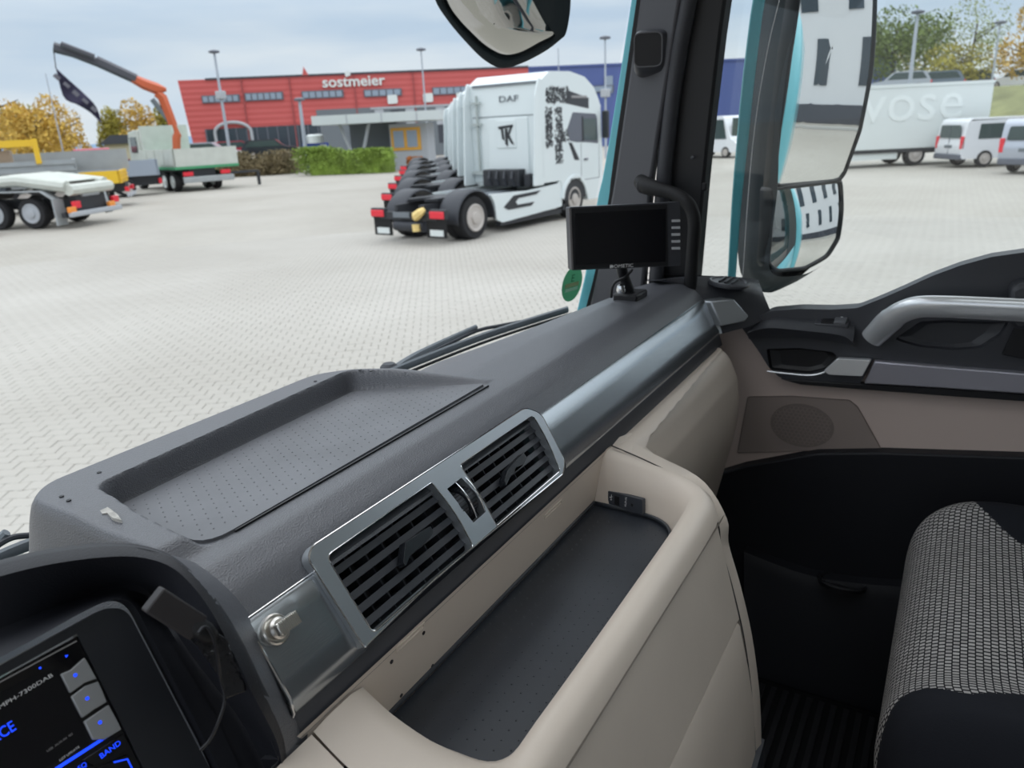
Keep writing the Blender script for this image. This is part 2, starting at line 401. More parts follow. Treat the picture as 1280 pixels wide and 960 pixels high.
mb.add([(x, y, -.014) for x, y in bone]+[(x, y, -.003) for x, y in bone]+[(x, y, 0) for x, y in top],
       [(i, (i+1) % n, n+(i+1) % n, n+i) for i in range(n)]+[(n+i, n+(i+1) % n, 2*n+(i+1) % n, 2*n+i) for i in range(n)]+[tuple(range(2*n, 3*n))])
mb.v = [p for p in mb.v]
pm.from_pydata([tuple(p) for p in mb.v], [], mb.f); pm.materials.append(M_PAVER)
bmx = bmesh.new(); bmx.from_mesh(pm); bmesh.ops.recalc_face_normals(bmx, faces=bmx.faces)
for f in bmx.faces:
    if abs(f.normal.z) > .9 and f.normal.z < 0: bmesh.ops.reverse_faces(bmx, faces=bmx.faces[:]); break
bmx.to_mesh(pm); bmx.free()
for r, x, y, *_ in near:
    o = bpy.data.objects.new('paver', pm); COL.objects.link(o); o.parent = ground; o.matrix_parent_inverse = WMG.inverted()
    o.location = (x, y, random.uniform(-.002, .001)); o.rotation_euler = (random.uniform(-.008, .008), random.uniform(-.008, .008), GA)
base = np.array([tuple(p) for p in mb.v]); nv = len(base)
far = [c for c in cells if id(c) not in nid]
rot = np.array([[ca, sa, 0], [-sa, ca, 0], [0, 0, 1]])
B = base @ rot
XYZ = np.concatenate([B+np.array([c[1], c[2], random.uniform(-.002, .001)]) for c in far])
ft = []
for k in range(len(far)):
    o_ = k*nv; ft += [tuple(i+o_ for i in f) for f in mb.f]
me = bpy.data.meshes.new('paving_field'); off = np.array(WMG.translation)
me.from_pydata((XYZ-off).tolist(), [], ft); me.materials.append(M_PAVER)
o = bpy.data.objects.new('paving_field', me); COL.objects.link(o); o.parent = ground; o['kind'] = 'stuff'
jb = MB()
a0, am, a1 = math.radians(90-108), math.radians(90-84), math.radians(90-17)
pts = [(3.1*math.cos(a), 3.1*math.sin(a)) for a in np.linspace(a1, a0, 12)]+[(20.7*math.cos(a), 20.7*math.sin(a)) for a in np.linspace(a0, a1, 36)]
jb.poly(pts, -.02, -.011); build('joint_sand', jb, M_JOINT, ground, smooth=0)

# ================================================================== CAB STRUCTURE
WX = 1.66                                  # inner plane of the passenger door
def zf(d): return 2.5-d
floor = build('floor', MB().box((-.72, -1.3, 1.18), (1.76, .82, 1.22)), M_FLOOR, kind='structure', smooth=0)
M_LINER = mat('light_grey_headliner', (.62, .60, .57), .9, spec=.2)
build('wall_rear', MB().box((-.78, -1.36, 1.18), (1.80, -1.28, 3.05)), M_LINER, kind='structure', smooth=0)
def wall_side(name, x0, x1):
    o = MB()
    o.poly([(-1.3, 1.18), (.62, 1.18), (.62, 1.98), (-.70, 1.98), (-.70, 2.86), (.44, 2.86), (.42, 3.02), (-1.3, 3.02)], 0, x1-x0,
           Matrix(((0, 0, 1, x0), (1, 0, 0, 0), (0, 1, 0, 0), (0, 0, 0, 1))))
    return build(name, o, M_SOFT, kind='structure', smooth=0)
wall_side('wall_left', -.80, -.74)
build('ceiling', MB().poly([(-.80, -1.36), (1.80, -1.36), (1.80, .50), (-.80, .50)], 2.98, 3.04, None, [[(.05, -.75), (.95, -.75), (.95, .05), (.05, .05)]]), M_LINER, kind='structure', smooth=0)
build('window_3', MB().box((.04, -.76, 3.02), (.96, .06, 3.026)), M_GLASS, kind='structure', smooth=0)  # unseen roof hatch, added to let more sky light into the cab
# firewall below the windscreen and the teal nose outside
def wsY(x, z): return .955-.15*((x-.5)/1.12)**2-.207*(z-2.083)
ws_rows = []
for z in np.linspace(1.98, 2.95, 10): ws_rows.append([V((x, wsY(x, z), z)) for x in np.linspace(-.66, 1.655, 24)])
g = MB().loft(ws_rows); build('window_1', g, M_WSCREEN, kind='structure', fix=False)
nose = MB().loft([[V((x, wsY(x, z)+.03+o_, z)) for x in np.linspace(-.72, 1.72, 24)] for z, o_ in ((1.975, -.02), (1.96, .0), (1.86, .05), (1.5, .07), (.55, .05))])
build('front_panel', nose, M_TEAL, kind='structure', solid=.01, fix=False).name = 'trim_1'
build('wall_front', MB().box((-.72, .80, 1.18), (1.70, .84, 1.96)), M_BLACK, kind='structure', smooth=0)
# header above the windscreen
build('trim_2', MB().loft([[V((x, wsY(x, 2.93)-o_, z)) for x in np.linspace(-.7, 1.7, 16)] for z, o_ in ((2.90, .01), (2.93, .05), (2.99, .1), (3.02, .0))]), M_SOFT, kind='structure', solid=.01, fix=False)

# right A-pillar: teal outer edge, black seal, inner trim, weatherstrip, door frame
def band(name, left, right, X, mat_, parent, thick=.02, tilt=0, n=12, bevel=.003):
    L = [at(px, py, X=X) for px, py in left]; Rr = [at(px, py, X=X+tilt) for px, py in right]
    L = catmull(L, n); Rr = catmull(Rr, n)
    d = V((thick, 0, 0)); mb = MB(); vs = []
    for a, b in zip(L, Rr): vs += [a, b, b+d, a+d]
    fs = []
    for i in range(n-1):
        o_ = i*4
        for k in range(4): fs.append((o_+k, o_+(k+1) % 4, o_+4+(k+1) % 4, o_+4+k))
    fs += [(0, 1, 2, 3), ((n-1)*4+3, (n-1)*4+2, (n-1)*4+1, (n-1)*4)]
    mb.add(vs, fs); return build(name, mb, mat_, parent, bevel=bevel)
pillar = thing('trim_3', 'dark grey trimmed front roof pillar beside the windscreen', None, (1.62, .60, 2.1), kind='structure')
for k in ('category',):
    if k in pillar: del pillar[k]
band('outer_edge', [(806, -130), (789, 0), (757, 200), (745, 256), (732, 338), (712, 425)], [(818, -130), (801, 0), (770, 200), (763, 256), (748, 338), (727, 425)], 1.665, M_TEAL, pillar, .02)
band('glass_seal', [(812, -130), (795, 0), (766, 200), (759, 256), (742, 345), (722, 420)], [(822, -130), (803, 0), (775, 200), (766, 256), (750, 338), (740, 420)], 1.645, M_BLACKRUB, pillar, .015)
tr = band('pillar_trim', [(816, -130), (799, 0), (771, 200), (763, 250), (748, 330), (730, 410)], [(868, -130), (850, 0), (818, 200), (812, 256), (806, 338), (800, 410)], 1.615, mat('warm_grey_pillar_trim', (.060, .060, .068), .5, bump=.1, bscale=700, bdist=.0004), pillar, .03, tilt=-.03, bevel=.008)
wsn = [at(px, py, X=1.60) for px, py in [(880, -130), (861, 0), (846, 80), (832, 200), (824, 300), (818, 380)]]
build('weatherstrip', MB().tube(catmull(wsn, 30), [.0165]*30, 12), mat('fabric_weatherstrip', (.030, .031, .037), .55, bump=.4, bscale=220), pillar)
band('door_frame', [(890, -130), (868, 0), (852, 100), (838, 200), (828, 300), (818, 390)], [(930, -130), (907, 0), (893, 110), (882, 210), (875, 290), (868, 370)], 1.625, M_BLACK, pillar, .05, tilt=.01, bevel=.006)
rd = at(884, 93, X=1.64); build('door_latch_stop', MB().cbox(at(892, 95, X=1.645), (.02, .012, .018)), M_BLACK, pillar, bevel=.003)
build('door_latch_stop', MB().cbox(at(881, 233, X=1.645), (.02, .012, .018)), M_BLACK, pillar, bevel=.003)
p = at(866, 197, X=1.615); build('frame_screw', MB().lathe([(.004, 0), (.004, .004), (.001, .005)], Matrix.Translation(p) @ Matrix.Rotation(-math.pi/2, 4, 'Y'), 10), M_SOFT, pillar)
# tweeter on the pillar
pc = at(810, 62, X=1.575); tw = thing('tweeter_speaker', 'small square black speaker pod fixed high on the front roof pillar', 'speaker', pc)
nrm = (CAM-pc).normalized()
pu = V((0, 0, 1)).cross(nrm).normalized(); pl = Pl(pc, pu, V((-.06, 0, 1)))
def rsq(a, b, r): return rnd([(-a, -b), (a, -b), (a, b), (-a, b)], r, 5)
o_ = MB(); rings = []
for sc_, dd, sh in ((1.45, -.034, .012), (1.42, -.022, .010), (1.22, -.004, .006), (1.02, .002, 0)):
    rings.append([pl.pt(x*sc_+sh, y*sc_-sh*.6, dd) for x, y in rsq(.027, .031, .014)])
for r_ in rings: r_.append(r_[0])
o_.loft(rings); build('housing', o_, M_SOFT, tw)
build('rim', MB().poly(rsq(.0285, .0325, .0145), -.003, .003, pl.M, [rsq(.0262, .0302, .0125)]), mat('satin_dark_rim', (.10, .10, .11), .35), tw)
build('grille_cloth', MB().poly(rsq(.0262, .0302, .0125), -.002, .0012, pl.M), M_BLACK, tw)
# grab bar from pillar to dashboard end
gb = thing('grab_bar', 'black tubular grab bar bent down from the pillar into the dashboard end', 'grab handle', at(862, 350, X=1.56))
P = [at(800, 226, X=1.575), at(808, 232, X=1.56), at(824, 237, X=1.55), at(842, 242, X=1.545), at(858, 252, X=1.54), at(866, 266, X=1.54), at(868, 285, X=1.54), at(866, 315, X=1.545), at(863, 352, X=1.55), at(861, 372, X=1.555)]
PP = catmull(P, 44); rad = [.0135+.0045*max(0, 1-abs(i-5)/7) for i in range(44)]
build('bar', MB().tube(PP, rad, 14), M_BLACKRUB, gb)
q = at(805, 232, X=1.56); build('end_fixing', MB().lathe([(.012, -.004), (.017, 0), (.016, .006), (.008, .009)], Matrix.Translation(q) @ (CAM-q).to_track_quat('Z', 'Y').to_matrix().to_4x4(), 16), M_BLACK, gb)

# ================================================================== DASHBOARD
dash = thing('dashboard', 'charcoal and beige lorry dashboard with silver trim, running below the windscreen', 'dashboard', (.8, .45, 1.9))
def smooth01(t): t = np.clip(t, 0, 1); return t*t*(3-2*t)
PY = np.array([.43, .449, .470, .501, .554, .608, .665, .75, .86]); PD = np.array([.396, .362, .3425, .3295, .329, .347, .382, .450, .540])
def padD(y, x):
    k = 1+.58*np.clip((1.52-x)/.50, 0, 1)
    yy = np.where(y > .501, .501+(y-.501)/k, y)
    a = np.interp(yy-.006, PY, PD); b = np.interp(yy+.006, PY, PD); c = np.interp(yy, PY, PD)
    return (a+b+2*c)/4
def sdf(x, y, poly):
    P = np.array(poly); dmin = np.full(x.shape, 9.); ins = np.zeros(x.shape, bool)
    n = len(P)
    for i in range(n):
        a = P[i]; b = P[(i+1) % n]; e_ = b-a; wx = x-a[0]; wy = y-a[1]
        t = np.clip((wx*e_[0]+wy*e_[1])/(e_@e_), 0, 1)
        dmin = np.minimum(dmin, np.hypot(wx-t*e_[0], wy-t*e_[1]))
        c = ((a[1] > y) != (b[1] > y)) & (x < (b[0]-a[0])*(y-a[1])/(b[1]-a[1]+1e-12)+a[0]); ins ^= c
    return np.where(ins, -dmin, dmin)
TRAY = rnd([(.351, .523), (.372, .690), (.745, .7075), (.818, .530)], [.03, .012, .012, .006], 5)
RIDGE = rnd([(.300, .50), (.319, .715), (.345, .745), (.715, .745), (.757, .712), (.795, .63), (.822, .50)], [.0, .02, .02, .02, .02, .02, 0], 5)
def dashZ(x, y):
    p_ = padD(y, x)
    si = sdf(x, y, TRAY); so = sdf(x, y, RIDGE)
    ridge = np.interp(y, [.50, .53, .60, .66, .74], [.3285, .3262, .318, .311, .310])
    ridge = np.where(x < .37, np.minimum(ridge, .316), ridge)
    base = p_*1.0
    tr_ = smooth01(so/.035)
    inr = np.where(y < .535, np.where(x > .37, p_, ridge), ridge)
    inr = inr*smooth01((y-.52)/.025)+p_*(1-smooth01((y-.52)/.025))
    D = inr*(1-tr_)+base*tr_
    flo = np.interp(y, [.52, .70], [.3285, .3400])
    D = np.where(si < 0, flo+.0006, np.where((si < .009) & (y > .526), D*smooth01(si/.009)+flo*(1-smooth01(si/.009)), D))
    drop = smooth01((.322-x)/.03)*.20*(y > .0)
    return D+drop
xs = np.concatenate([np.arange(.292, .86, .0028), np.arange(.86, 1.5461, .006)]); ys = np.concatenate([np.arange(.449, .675, .003), np.arange(.675, .76, .0014), np.arange(.76, .895, .004)])
XX, YY = np.meshgrid(xs, ys); DD = dashZ(XX, YY); nx_, ny_ = len(xs), len(ys)
vs = [(a, b, 2.5-c) for a, b, c in zip(XX.ravel(), YY.ravel(), DD.ravel())]
fs = [(j*nx_+i, j*nx_+i+1, (j+1)*nx_+i+1, (j+1)*nx_+i) for j in range(ny_-1) for i in range(nx_-1)]
mbp = MB(); mbp.v = [V(v) for v in vs]; mbp.f = fs
build('top_pad', mbp, M_PAD, dash, fix=False, smooth=50)
# end cap of the pad
cap = [V((1.546, y, 2.5-float(padD(np.array([y]), np.array([1.546]))[0]))) for y in np.linspace(.449, .89, 24)]
build('pad_end', MB().loft([cap, [V((1.575, p.y, p.z-.03)) for p in cap], [V((1.576, p.y, 2.0)) for p in cap]]), M_SOFT, dash, fix=False)
# rubber mat in the tray, seam gap and studs
def trayz(y): return 2.5-(.3285+(y-.52)/.18*.0115)
TM = [(x, y) for x, y in rnd([(.354, .526), (.374, .688), (.744, .7045), (.8155, .533)], [.03, .01, .01, .006], 5)]
mbm = MB(); nT = len(TM)
tri = tessellate_polygon([[V((x, y, 0)) for x, y in TM]])
mbm.add([(x, y, trayz(y)+.0022) for x, y in TM]+[(x, y, trayz(y)-.001) for x, y in TM], [tuple(t) for t in tri]+[(i, (i+1) % nT, nT+(i+1) % nT, nT+i) for i in range(nT)])
tm = build('tray_mat', mbm, M_TRAYMAT, dash, smooth=20)
mbs = MB()
TMs = np.array(TM)
for i in range(60):
    for j in range(16):
        x = .36+i*.0125+(j % 2)*.00625; y = .534+j*.0115
        if sdf(np.array([x]), np.array([y]), TM)[0] > -.008: continue
        z = trayz(y)+.0022; r = .0011
        mbs.add([(x+r*math.cos(a), y+r*math.sin(a), z) for a in np.linspace(0, 5.24, 6)]+[(x, y, z+.0009)], [(k, (k+1) % 6, 6) for k in range(6)])
build('mat_studs', mbs, M_TRAYMAT, dash, kind='stuff')
gap = MB(); yv = .5235
gap.box((.385, .5240, 2.5-.3285-.004), (.812, .5256, 2.5-.3285+.0012)); build('tray_seam', gap, M_BLACK, dash, smooth=0)
mbh = MB()
for px, py in ((77, 621), (86, 626), (124, 591), (394, 477), (450, 463), (464, 464)):
    q = at(px, py, Z=2.5-.3115+.0010); mbh.lathe([(.0022, 0), (.0022, .0010)], Matrix.Translation(q), 10)
build('drill_holes', mbh, M_BLACK, dash, kind='stuff')
# scuffed bare patch at the tray corner
sq = [at(px, py, Z=2.5-.3155+.0028) for px, py in ((121, 628), (124, 637), (128, 642), (134, 641), (140, 647), (152, 650), (147, 643), (138, 636), (130, 631))]
sp = MB(); sp.add([p-V((0, 0, .004)) for p in sq]+sq, [tuple(range(9, 18))]+[(i, (i+1) % 9, 9+(i+1) % 9, 9+i) for i in range(9)])
build('scuff_mark', sp, mat('bare_scuffed_plastic', (.50, .48, .44), .7, var=.3, vscale=200), dash, smooth=0, label='pale scuffed patch at the tray corner')
# fascia behind the trims
XL, XR = .12, 1.545
def xline(y, d, x0=XL, x1=XR, n=2): return [V((x0+(x1-x0)*i/(n-1), y, 2.5-d)) for i in range(n)]
fa = MB()
for xa_, xb_ in ((.30, .40), (.775, XR)): fa.loft([xline(y, d, xa_, xb_) for y, d in ((.452, .364), (.447, .372), (.421, .422), (.4145, .434))])
fa.loft([xline(.4145, .434, .30), xline(.408, .456, .30), xline(.43, .466, .30)]); fa.loft([xline(.446, .434, .38, .80), xline(.4145, .434, .38, .80)])
build('fascia', fa, M_SOFT, dash, fix=False)
# brushed trim strips
def strip(name, x0, x1, m, roundbot):
    rows = [(.4535, .3615), (.4505, .3595), (.4445, .3615), (.434, .382), (.4245, .404), (.4125, .4245), (.4135, .4305)]
    if roundbot: rows = [(.4535, .3615), (.4505, .3590), (.4455, .3605), (.4375, .375), (.4285, .390), (.4195, .405), (.4115, .418), (.4095, .430), (.414, .438)]
    L = [xline(y, d, x0, x1, 6) for y, d in rows]
    o_ = MB().loft(L); n_ = len(L)*6
    o_.add([l[0] for l in L]+[l[0]+V((0, .02, 0)) for l in L], [(i, i+1, len(L)+i+1, len(L)+i) for i in range(len(L)-1)])
    o_.add([l[-1] for l in L]+[l[-1]+V((0, .02, 0)) for l in L], [(i, i+1, len(L)+i+1, len(L)+i) for i in range(len(L)-1)])
    return build(name, o_, m, dash, smooth=50)
strip('trim_strip', .815, 1.535, M_BRUSH, False)
strip('trim_strip', .3235, .412, M_BRUSH, True)
build('trim_edge', MB().tube([V((.3225, y, 2.5-d)) for y, d in ((.4505, .3585), (.437, .374), (.428, .389), (.419, .404), (.411, .417), (.409, .430), (.4135, .438))], .0016, 8), M_CHROME, dash)
build('trim_edge', MB().tube([V((x, .4505, 2.5-.3583)) for x in (.323, .418)], .0009, 8), M_CHROME, dash)
# end flap of the trim (grey rectangular cap)
fl = [at(889, 377, X=1.528), at(917, 373, X=1.570), at(937, 395, X=1.575), at(932, 402, X=1.570), at(903, 408, X=1.530)]
mbf = MB(); d_ = V((.004, .03, 0)); mbf.add(fl+[p+d_ for p in fl], [(0, 1, 2, 3, 4), (9, 8, 7, 6, 5)]+[(i, (i+1) % 5, 5+(i+1) % 5, 5+i) for i in range(5)])
build('end_flap', mbf, M_SILVER, dash, bevel=.003, seg=3)
# lock knob on the left trim
lp = Pl((.3235, .4445, 2.5-.3605), (1, 0, 0), (0, -.0335, -.058))
c_ = lp.st(343, 787, 0); kn = lp.pt(c_[0], c_[1], 0)
MK = Matrix.Translation(kn+lp.w*0) @ (lp.w if lp.w.dot(CAM-kn) > 0 else -lp.w).to_track_quat('Z', 'Y').to_matrix().to_4x4()
lk = build('lock_barrel', MB().lathe([(.0125, -.004), (.0125, .003), (.0112, .0040), (.0108, .0025), (.0092, .0025), (.0088, .008), (.0070, .010)], MK, 28), M_STEEL, dash, label='round nickel rotary knob')
nk = MB(); ud = (at(362, 776, D=.66)-at(334, 793, D=.66)).normalized(); wd = MK.to_3x3() @ V((0, 0, 1)); ud = (ud-wd*ud.dot(wd)).normalized(); vd = wd.cross(ud)
MT = Matrix(((ud.x, vd.x, wd.x, kn.x), (ud.y, vd.y, wd.y, kn.y), (ud.z, vd.z, wd.z, kn.z), (0, 0, 0, 1)))
nk.box((-.006, -.0052, .006), (.016, .0052, .015), MT); build('knob_handle', nk, M_STEEL, lk, bevel=.0015)
rb = MB()
for i in range(11): rb.box((-.004+i*.0018, -.0054, .0148), (-.0031+i*.0018, .0054, .0156), MT)
build('knob_ribs', rb, M_STEEL, lk, smooth=0)

# ---- air vent panel
vp = Pl((.38, .455, 2.5-.3455), (1, 0, 0), (0, -.053, -.0825))   # u along the dash, v down the slope
if vp.w.dot(CAM-vp.p0) < 0: vs_ = 1
sg = 1 if vp.w.dot(CAM-vp.p0) > 0 else -1
S = vp.sts
outer = rnd(S([(381, 700), (386, 685), (653, 511), (673, 518), (703, 578), (700, 594), (540, 725), (452, 811)]), [.012, .008, .012, .012, .010, .004, 0, .002], 5)
hl = rnd(S([(404, 697), (536, 605), (566, 643), (588, 685), (462, 793)]), [.007, .003, .02, .005, .006], 4)
hr = rnd(S([(571, 583), (663, 521), (681, 552), (697, 590), (617, 659), (597, 621)]), [.005, .007, .02, .005, .003, .02], 4)
hc = rnd(S([(555, 613), (573, 599), (591, 618), (604, 641), (588, 655), (573, 636)]), [.001]*6, 2)
bz = build('vent_bezel', MB().poly(outer, -.007*sg, .005*sg, vp.M, [hl, hr, hc]), M_SILVER, dash, bevel=.0018, seg=3)
for nm, lp_ in (('left', hl), ('right', hr)):
    pts3 = [vp.pt(x, y, .0048*sg) for x, y in lp_]
    build('opening_rim', MB().tube(pts3+[pts3[0]], .0008, 6, cap=False), M_CHROME, bz)
pts3 = [vp.pt(x, y, .0045*sg) for x, y in outer]; build('outer_rim', MB().tube(pts3+[pts3[0]], .0009, 6, cap=False), M_CHROME, bz)
def bounds(l): return min(p[0] for p in l), max(p[0] for p in l), min(p[1] for p in l), max(p[1] for p in l)
build('duct_box', MB().poly(rnd([(x*1, y) for x, y in S([(400, 697), (653, 520), (698, 590), (462, 798)])], .002), -.06*sg, -.05*sg, vp.M), M_BLACK, bz)
for lp_ in (hl, hr):
    a0_, a1_, b0_, b1_ = bounds(lp_)
    n_l = 6
    for i in range(n_l):
        b = b0_+(b1_-b0_)*(i+.35)/n_l
        m_ = MB()
        # blade tilted so its face shows
        vv = [(a0_-.001, b-.0040, -.0065*sg), (a1_+.001, b-.0040, -.0065*sg), (a1_+.001, b+.0030, -.0035*sg), (a0_-.001, b+.0030, -.0035*sg)]
        up_ = (0, .0006, -.0035*sg)
        q_ = [vp.pt(*c) for c in vv]+[vp.pt(c[0]+up_[0], c[1]+up_[1], c[2]+up_[2]) for c in vv]
        m_.add(q_, [(0, 1, 2, 3), (7, 6, 5, 4), (0, 1, 5, 4), (1, 2, 6, 5), (2, 3, 7, 6), (3, 0, 4, 7)])
        build('louvre', m_, mat('louvre_plastic', (.040, .044, .052), .38) if i == 0 and lp_ is hl else bpy.data.materials['louvre_plastic'], bz, bevel=.0006)
    for i in range(7):
        a = a0_+(a1_-a0_)*(i+.5)/7
        m_ = MB(); m_.box((a-.001, b0_-.002, min(-.022*sg, -.045*sg)), (a+.001, b1_+.002, max(-.022*sg, -.045*sg)), vp.M)
        build('vane', m_, bpy.data.materials['louvre_plastic'], bz)
for tabp in ([(500, 681), (531, 661), (535, 668), (530, 676), (506, 697), (500, 711), (497, 706)], [(628, 590), (648, 569), (652, 575), (648, 584), (632, 598), (626, 610), (624, 604)]):
    pl_ = [vp.st(*q_) for q_ in tabp]
    build('vent_tab', MB().poly(rnd(pl_, .001, 2), -.001*sg, .009*sg, vp.M), mat('tab_plastic', (.016, .018, .022), .25, spec=.6) if 'tab_plastic' not in bpy.data.materials else bpy.data.materials['tab_plastic'], bz, bevel=.0015)
# thumb wheels and chrome guides
cw = MB(); cc = vp.st(580, 627)
wheelM = Matrix.Translation(vp.pt(cc[0], cc[1]+.001, -.016*sg)) @ Matrix.Rotation(math.pi/2, 4, 'Y')
for k, offx in enumerate((-.0085, .0085)):
    w_ = MB(); Mx = Matrix.Translation(vp.pt(cc[0]+offx, cc[1]+.001, -.012*sg)) @ Matrix.Rotation(math.pi/2, 4, 'Y')
    w_.lathe([(.0165, -.0062), (.0175, -.0055), (.0175, .0055), (.0165, .0062)], Mx, 26)
    tw_ = build('thumb_wheel', w_, bpy.data.materials['louvre_plastic'], bz)
    r_ = MB()
    for a in range(26):
        r_.cbox((0, .0176, 0), (.0012, .0010, .011), Mx @ Matrix.Rotation(a*2*math.pi/26, 4, 'Z'))
    build('wheel_ribs', r_, M_BLACK, tw_, smooth=0)
for off in (-.0005, .0165):
    g_ = [vp.pt(cc[0]+off, cc[1]+t*.0225, (.004+.0045*(1-t*t))*sg) for t in np.linspace(-1, 1, 12)]
    build('chrome_guide', MB().tube(g_, [.0006+.0007*(1-abs(t)) for t in np.linspace(-1, 1, 12)], 8), M_CHROME, bz)

# ================================================================== BEIGE CONSOLE AND LOWER DASH
dS = lambda pts: [V((x, y, 2.5-d)) for x, y, d in pts]
# lower dash face right of the console
face = [(.408, .455), (.397, .4525), (.384, .4555), (.374, .464), (.366, .475), (.351, .51), (.344, .56), (.346, .61), (.357, .665), (.388, .81), (.42, .90)]
fd = np.array([p[1] for p in face]); fy = np.array([p[0] for p in face])
tt_ = [0]
for k in range(1, len(face)): tt_.append(tt_[-1]+math.hypot(fy[k]-fy[k-1], fd[k]-fd[k-1]))
tt_ = np.array(tt_); T_ = np.concatenate([np.arange(0, .12, .0022), np.arange(.12, tt_[-1], .012)])
fys = np.interp(T_, tt_, fy); fds = np.interp(T_, tt_, fd)
for _ in range(6): fys[1:-1] = (fys[:-2]+2*fys[1:-1]+fys[2:])/4; fds[1:-1] = (fds[:-2]+2*fds[1:-1]+fds[2:])/4
fxs = list(np.arange(.945, 1.50, .006))+[1.505, 1.515, 1.522, 1.526, 1.527]
rows_ = []
for k in range(len(T_)):
    r_ = []
    for x in fxs:
        t0_ = np.interp(x, [.95, 1.03, 1.5], [.060, .034, .012])        # run-length where the lid begins
        e1 = smooth01((T_[k]-t0_)/.007); e2 = smooth01((x-.99)/.012)
        rec = .011*float(e1*e2); edge = max(0, x-1.500)
        r_.append(V((x, fys[k]+rec+edge*edge*60, 2.5-fds[k])))
    rows_.append(r_)
build('lower_fascia', MB().loft(rows_), M_BEIGE, dash, fix=False, smooth=60)
# tray surround: rings from floor of the tray out and down the face
R0_ = dS([(.428, .4165, .531), (.418, .37, .531), (.415, .32, .531), (.425, .285, .531), (.47, .281, .531), (.65, .281, .531), (.83, .281, .531), (.872, .288, .531), (.896, .31, .531), (.905, .345, .531), (.907, .4165, .531)])
Rb = dS([(.420, .4125, .500), (.409, .37, .500), (.406, .32, .500), (.416, .279, .500), (.47, .272, .500), (.65, .272, .500), (.835, .272, .500), (.880, .279, .500), (.906, .305, .500), (.914, .345, .498), (.914, .412, .495)])
R1_ = dS([(.398, .408, .462), (.392, .365, .474), (.390, .31, .482), (.400, .268, .483), (.46, .262, .4795), (.65, .2615, .4780), (.84, .2635, .4770), (.893, .272, .475), (.920, .302, .473), (.926, .345, .467), (.924, .409, .458)])
R2_ = dS([(.380, .405, .455), (.372, .36, .466), (.370, .30, .474), (.382, .252, .476), (.45, .2475, .4750), (.65, .2465, .4740), (.85, .2485, .4720), (.905, .258, .470), (.932, .296, .467), (.938, .345, .461), (.936, .4095, .4515)])
R3_ = dS([(.352, .405, .455), (.345, .355, .466), (.345, .285, .475), (.36, .237, .480), (.44, .233, .482), (.65, .232, .482), (.85, .233, .481), (.905, .244, .479), (.936, .287, .474), (.946, .345, .465), (.945, .4095, .4515)])
R4_ = dS([(.335, .405, .457), (.325, .35, .468), (.325, .275, .480), (.34, .228, .490), (.43, .2265, .498), (.65, .2260, .498), (.85, .2265, .498), (.898, .236, .495), (.934, .279, .484), (.949, .342, .470), (.951, .4095, .4525)])
R5_ = dS([(.335, .405, .470), (.315, .35, .478), (.315, .270, .495), (.33, .230, .513), (.43, .2285, .522), (.65, .2280, .521), (.85, .228, .521), (.889, .232, .519), (.912, .2385, .521), (.915, .2395, .524), (.917, .2405, .527)])
nR = 60
rings = [catmull(r, nR) for r in (R0_, Rb, R1_, R2_, R3_, R4_)]
build('console_surround', MB().loft(rings), M_BEIGE, dash, fix=False, smooth=70)
# back wall of the console tray
bw = MB().loft([xline(.407, .450, .30, .95, 3), xline(.4085, .458, .30, .95, 3), xline(.4125, .497, .30, .95, 3), xline(.418, .533, .30, .95, 3)])
build('console_back_wall', bw, M_BEIGE, dash, fix=False)
# console mat
mo = MB(); Rm = [V((p.x*.996+.003, p.y-.001 if p.y > .4 else p.y+.001, p.z+.002)) for p in catmull(R0_, 40)]
mo.add(Rm, [tuple(range(40))]); mo.loft([Rm, [V((p.x+(.006 if p.x < .5 else -.006 if p.x > .85 else 0)*-1*-1*0, p.y, p.z+.004)) for p in Rm]])
build('console_mat', mo, M_MATB, dash, fix=False, smooth=30)
lip = [p+V((0, 0, .005)) for p in Rm]; build('mat_lip', MB().tube(lip+[lip[0]], .0028, 8, cap=False), M_MATB, dash)
st = MB()
for i in range(36):
    for j in range(9):
        x = .44+i*.0135+(j % 2)*.0065; y = .292+j*.0142
        if x > .892 or x < .43: continue
        st.add([(x+.0011*math.cos(a), y+.0011*math.sin(a), 2.5-.529) for a in np.linspace(0, 5.24, 6)]+[(x, y, 2.5-.5281)], [(k, (k+1) % 6, 6) for k in range(6)])
build('console_mat_studs', st, M_MATB, dash, kind='stuff')
# front face: upper rounded part, recessed seams, drawer panels
def frow(y, d, x1, x0=.10): return [V((x0+(x1-x0)*i/9, y, 2.5-d)) for i in range(10)]
lid0 = MB().loft([frow(.2265, .498, .903), frow(.2285, .506, .908), frow(.2315, .514, .912), frow(.2345, .520, .9145)]); build('front_roll', lid0, M_BEIGE, dash, fix=False, smooth=60)
lid = MB().loft([frow(.246, .5215, .9145), frow(.2385, .5225, .9145), frow(.2365, .527, .9148), frow(.224, .575, .915), frow(.211, .625, .916), frow(.202, .662, .917), frow(.205, .6655, .917), frow(.215, .666, .917)])
build('drawer_panel', lid, M_BEIGE, dash, fix=False, smooth=40)
lid2 = MB().loft([frow(.215, .6685, .917), frow(.2035, .6690, .917), frow(.2005, .673, .917), frow(.186, .74, .919), frow(.174, .81, .921), frow(.168, .90, .922), frow(.165, 1.0, .922)])
build('drawer_panel', lid2, M_BEIGE, dash, fix=False, smooth=40)
